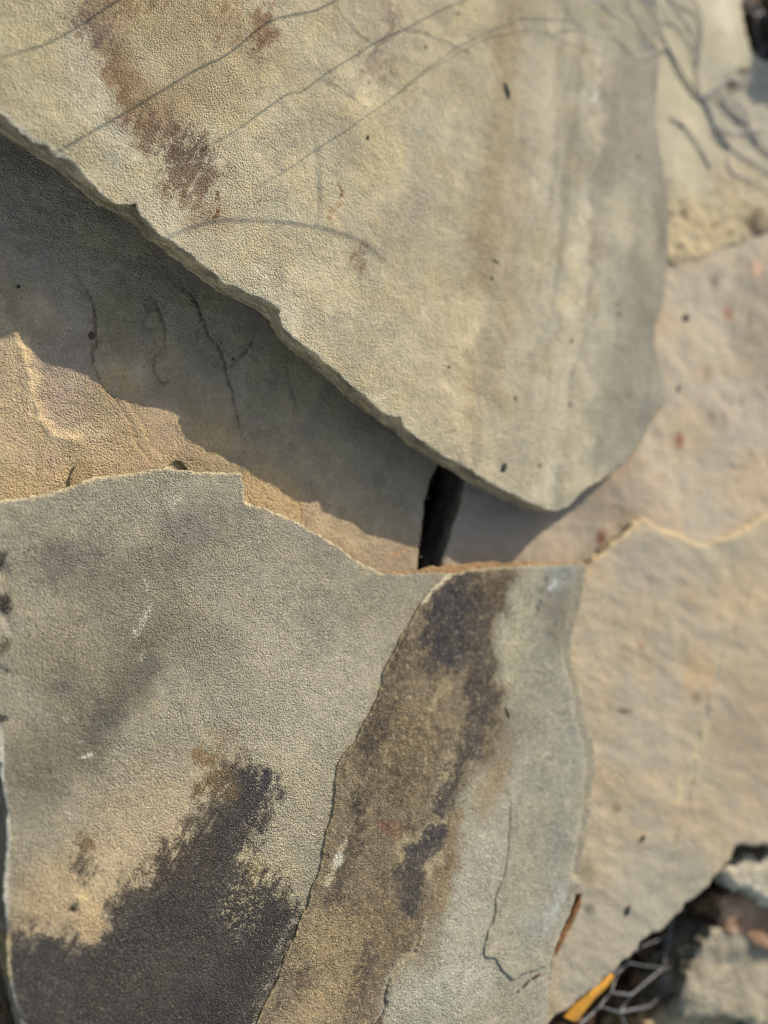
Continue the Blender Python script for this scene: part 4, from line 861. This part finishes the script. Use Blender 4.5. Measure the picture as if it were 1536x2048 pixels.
S4b = [(792,192),(862,139),(912,111),(942,94),(979,76),(1024,66),(1064,62),(1104,72),(1134,87),(1167,100),(1190,108)]
S4c = [(1107,70),(1134,62),(1154,60),(1191,72),(1224,78),(1251,93),(1277,107),(1301,108),(1334,98)]
S4d = [(1024,52),(1091,43),(1130,50),(1160,60),(1191,72)]
S5 = [(300,500),(340,472),(380,455),(440,443),(512,443),(580,445),(640,455),(700,470),(740,492),(785,528)]
Q = lambda pts, lo=.0, k=.000331, m=.020: [max(lo, k * (p[1] + 0) + m) + .05 for p in pts]
cast(S2, 0, 0, .0009, par=Q(S2, .05)); cast(S3, 0, 0, .0007, par=Q(S3, .045))
p4 = [max(0.0006, min(1, ((1334 - a) / 330.0)) * (.000331 * b + .022)) for a, b in S4]
cast(S4, 0, 0, .00055, par=p4)
cast(S4b, 0, 0, .0005, par=[max(.004, min(1, ((1334 - a) / 330.0)) * (.000331 * b + .022)) for a, b in S4b])
cast(S4c, 0, 0, .0006, par=[max(.0006, min(1, ((1334 - a) / 330.0)) * .04) for a, b in S4c])
cast(S5, 0, 0, .0011, par=Q(S5, .05, .000331, .03))
cast([(-60,140),(0,118),(53,103),(90,90),(140,63),(240,0)], 0, 0, .0009, par=[.19, .185, .18, .175, .17, .15])
cast([(648,150),(662,157),(690,180),(712,193),(739,220)], 0, 0, .0006, par=[.17] * 5)
cast([(634,300),(638,340),(640,380),(641,443)], 0, 0, .0007, par=[.24, .24, .25, .25]); cast([(669,-5),(699,37),(742,78)], 0, 0, .0006, par=[.13, .13, .13]); cast([(812,58),(845,67),(905,90),(940,110)], 0, 0, .0006, par=[.12, .12, .12, .12])
cast([(1108,-10),(1130,15),(1150,40),(1157,50)], 0, 0, .0004, par=[.02, .02, .025, .025]); cast([(1195,0),(1210,22),(1235,40)], 0, 0, .0004, par=[.012, .014, .016])
def lay(pts, hs, r=.0006, tw=False):
    r = r * .75; hs = [h * .6 for h in hs]
    strand(tn, [unp(a, b, zsurf(a, b)) + np.array([0, 0, .0008 + h]) for (a, b), h in zip(pts, hs)], r, tw)
lay([(1262,-30),(1275,0),(1298,40),(1318,75),(1334,97)], [.012, .008, .004, .001, 0], .0007)
lay([(1280,-30),(1291,0),(1306,35),(1322,70),(1335,97)], [.014, .010, .005, .001, 0], .0007)
lay([(1335,97),(1341,107),(1361,147),(1387,187),(1407,207),(1424,247),(1447,283),(1461,300)], [0, .0, .001, .001, 0, 0, .001, 0], .0008, True)
lay([(1350,-30),(1371,0),(1391,23),(1399,50),(1397,100),(1393,133),(1394,160),(1400,195)], [.012, .008, .004, .003, .002, .001, .001, 0], .0009)
lay([(1407,200),(1415,190),(1427,186),(1438,196),(1454,220),(1475,240),(1491,252),(1507,285),(1545,315)], [0, .001, .002, .002, .001, .001, .001, .001, .003], .0008, True)
lay([(1340,236),(1361,250),(1376,268),(1392,292),(1408,318),(1419,340)], [.000, .001, .002, .002, .001, 0], .0008)
lay([(1461,300),(1490,320),(1545,345)], [0, .001, .002], .0008); lay([(1394,105),(1370,60),(1345,20),(1330,-20)], [.001, .003, .006, .009], .0005)
lay([(1411,193),(1424,240),(1425,270),(1450,300)], [0, .001, .001, 0], .0007); lay([(1480,180),(1500,150),(1540,140)], [0, .002, .004], .0007)

def hexnet(label, c, uax, vax, nu, nv, size, r, seed, amp, name='wire_netting', skip=.0):
    """hexagonal netting: paired twisted joints and single zigzag wires"""
    th = thing(name, c, label, 'wire netting'); rnd = random.Random(seed); u = np.array(uax); v = np.array(vax); nrm = np.cross(u, v)
    def P(i, j):
        a = i * size + size * .18 * noise(i * .8, j * .8, seed); b = j * size * .5 + size * .16 * noise(i * .9 + 5, j * .7, seed + 1)
        return np.array(c) + u * a + v * b + nrm * amp * fbm(np.array([i * .35]), np.array([j * .2]), seed + 2, 2)[0]
    for i in range(nu):
        for j in range(nv):
            if (i + j) % 2: continue
            A = P(i, j - .42); B = P(i, j + .42)
            strand(th, [A, (A + B) / 2, B], r, True, 4)
            for di in (1, -1):
                if 0 <= i + di < nu and j + 1 < nv + 1:
                    E = P(i + di, j + 1 - .42); strand(th, [B, B + (E - B) * .5 + nrm * size * .03, E], r, False, 4)
    return th
nb = thing('wire_netting', unz(1330, 1930, -.035), 'galvanised wire netting stretched across the dark hollow at the bottom right', 'wire netting')
Nn = {'a': (1262,1905), 'b': (1284,1893), 'c': (1340,1870), 'd': (1345,1830), 'e': (1434,1846), 'f': (1327,1936), 'g': (1256,1926), 'h': (1236,1945), 'i': (1222,1985), 'j': (1262,1990), 'k': (1330,1985), 'l': (1378,1932), 'm': (1400,1900),
      'n': (1200,2012), 'o': (1160,2050), 'p': (1240,2025), 'q': (1300,2012), 'r': (1350,2050), 's': (1180,2075), 't': (1270,2080), 'u': (1400,1990), 'v': (1440,1960), 'w': (1460,1900), 'x': (1480,1842), 'y': (1400,1800), 'z': (1350,1800), 'A': (1200,1940), 'B': (1440,1790), 'C': (1500,2040)}
for a_, b_, tw in ('abT', 'bcF', 'cdT', 'ceF', 'cfT', 'fgF', 'ghT', 'hiF', 'ijT', 'jfF', 'fkT', 'klF', 'lfF', 'lmT', 'meF', 'inF', 'noT', 'npF', 'pjF', 'pqT', 'qkF', 'krF', 'osF', 'ptF', 'kuF', 'ulT', 'uvF', 'vwT', 'wmF', 'wxF', 'exT', 'dzF', 'dyF', 'yBF', 'hAF', 'uCF', 'erF'):
    if a_ + b_ == 'er': continue
    zz = lambda q: -.022 - .00009 * (Nn[q][0] - 1200) - .006 * ((ord(q) * 7) % 5) / 5
    A_, B_ = unz(*Nn[a_], zz(a_)), unz(*Nn[b_], zz(b_)); strand(nb, [A_, (A_ + B_) / 2 + np.array([.0008, -.0006, -.0015]), B_], .0005 if tw == 'T' else .0006, tw == 'T', 5)
nc = thing('wire_netting', unz(1520, 60, -.002), 'wire netting inside the black hole at the top right corner', 'wire netting')
for L in ([(1484,-30),(1496,0),(1514,10),(1528,34),(1545,70)], [(1514,28),(1512,50),(1517,83),(1524,112),(1545,124)], [(1496,0),(1500,20),(1514,28),(1545,20)], [(1545,70),(1532,90),(1524,112)], [(1484,-30),(1520,-60),(1560,-40)], [(1545,124),(1580,110),(1600,140)]):
    strand(nc, [unz(a, b, .001 - .0002 * i) for i, (a, b) in enumerate(L)], .0007, False, 6)

# ------------------------------------------------------------------ orange strip and dead leaves
def plate(name, pts, z0, z1, th, mat, label, cat, z_mid=0):
    W = [unz(a, b, z0 + (z1 - z0) * i / (len(pts) - 1)) for i, (a, b) in enumerate(pts)]
    return W
L_ = [(1128,2034),(1150,2006),(1172,1986),(1196,1966),(1217,1944)]; R_ = [(1150,2044),(1168,2024),(1190,1996),(1212,1976),(1230,1952)]
zs = [-.012, -.010, -.009, -.010, -.012]
c0 = unz(1180, 1990, -.011); VV = []
for k in range(5):
    a = unz(*L_[k], zs[k]); b = unz(*R_[k], zs[k] - .003); mid = (a + b) / 2 + np.array([0, 0, .0012])
    for q in (a, mid, b): VV += [q, q - np.array([0, 0, .0012])]
lp = []
def vid(k, j, t): return k * 6 + j * 2 + t
for k in range(4):
    for j in range(2):
        lp += [vid(k, j, 0), vid(k, j + 1, 0), vid(k + 1, j + 1, 0), vid(k + 1, j, 0)]; lp += [vid(k, j, 1), vid(k + 1, j, 1), vid(k + 1, j + 1, 1), vid(k, j + 1, 1)]
    lp += [vid(k, 0, 0), vid(k + 1, 0, 0), vid(k + 1, 0, 1), vid(k, 0, 1)]; lp += [vid(k, 2, 0), vid(k, 2, 1), vid(k + 1, 2, 1), vid(k + 1, 2, 0)]
for k in (0, 4):
    for j in range(2): lp += [vid(k, j, 0), vid(k, j, 1), vid(k, j + 1, 1), vid(k, j + 1, 0)]
tag(mesh_obj('orange_strip', VV, np.full(len(lp) // 4, 4), lp, M_ORANGE, None, origin=c0, smooth=np.zeros(len(lp) // 4, bool)), 'bright orange strip sticking out from under the lower edge of the buff slab', 'strip')
# leaf litter in the hollow: too many small bits to count
V = []; lp = []; rnd = random.Random(8)
for i in range(420):
    px = rnd.uniform(1120, 1500); py = rnd.uniform(1700, 2100); c = unz(px, py, -.085 + .03 * rnd.random()); L = rnd.uniform(.004, .016); wd = L * rnd.uniform(.15, .5); a = rnd.uniform(0, 6.28); tl = rnd.uniform(-.7, .7)
    b = len(V); d = np.array([math.cos(a), math.sin(a), tl]); e = np.array([-math.sin(a), math.cos(a), rnd.uniform(-.6, .6)])
    for t, w_ in ((-1, .1), (-.4, 1), (.3, .9), (1, .05)):
        for s_ in (-1, 1): V.append(c + d * L * t * .5 + e * wd * w_ * s_ * .5 + np.array([0, 0, .002 * abs(s_) * w_]))
    for k in range(3): lp += [b + 2 * k, b + 2 * k + 1, b + 2 * k + 3, b + 2 * k + 2]
o = mesh_obj('leaf_litter', V, np.full(len(lp) // 4, 4), lp, M_LEAF, None, origin=unz(1300, 1900, -.09)); tag(o, 'dead brown leaf bits in the hollow', None, None, 'stuff')

flake(t_fr, [(762,1150),(800,1143),(835,1141),(870,1135),(905,1131),(950,1127),(985,1124),(1010,1126),(1050,1124),(1100,1125),(1150,1126),(1176,1129),(1160,1160),(1000,1165),(850,1175)], PL_FR, -.0026, .011, (172, 134, 92), M_LAM, name='rusty_edge', s=.0008, seed=19, rough=.0012)
for L, H in (([(1400,196),(1440,170),(1480,160),(1545,190)], [0, .003, .004, .004]), ([(1424,247),(1470,268),(1545,250)], [0, .002, .003]), ([(1300,-30),(1340,30),(1372,60),(1393,130)], [.01, .006, .004, .002]), ([(1461,300),(1452,330),(1470,352),(1545,380)], [0, .001, .001, .002]), ([(1434,193),(1470,215),(1500,262),(1520,285)], [.002, .002, .001, 0])):
    lay(L, H, .0008)

# crumbs of stone gathered along the joints: too many and too small to count
rnd = random.Random(5); V = []; lp = []
def crumb(c, r):
    b = len(V); q = [rnd.uniform(.6, 1.3) for _ in range(6)]
    for k, d in enumerate(((1, 0, 0), (-1, 0, 0), (0, 1, 0), (0, -1, 0), (0, 0, .7), (0, 0, -.7))): V.append(c + np.array(d) * r * q[k])
    for t in ((0, 2, 4), (2, 1, 4), (1, 3, 4), (3, 0, 4), (2, 0, 5), (1, 2, 5), (3, 1, 5), (0, 3, 5)): lp.extend(b + i for i in t)
def along(pts, z, n, off, spread, rmax):
    for _ in range(n):
        i = rnd.randrange(len(pts) - 1); t = rnd.random(); a, b = pts[i], pts[i + 1]
        x = a[0] + (b[0] - a[0]) * t + rnd.gauss(0, 4); y = a[1] + (b[1] - a[1]) * t - off - abs(rnd.gauss(0, spread))
        crumb(unz(x, y, z), rnd.uniform(.0001, rmax) ** 1.0)
along(TOP_FR[2:], .0008, 230, 2, 12, .00050)
along([(100, 870), (300, 900), (480, 930), (620, 1010), (740, 1090)], .0008, 60, 0, 60, .00035)
along([(840, 1125), (845, 1010), (868, 950)], .0006, 22, 0, 3, .0005)
along([(1190, 1120), (1232, 1083), (1284, 1034)], .0125, 60, 0, 8, .0008)
along(LINE_A[8:], PL_FR[0] + .0006, 90, -2, 3, .00028)
tag(mesh_obj('grit', V, np.full(len(lp) // 3, 3), lp, flat_mat('crumbs', (186, 166, 132), .95, 0, 900, .5), None, origin=unz(400, 950, 0), smooth=np.zeros(len(lp) // 3, bool)), 'small stone crumbs gathered along the joints between the slabs', None, None, 'stuff')
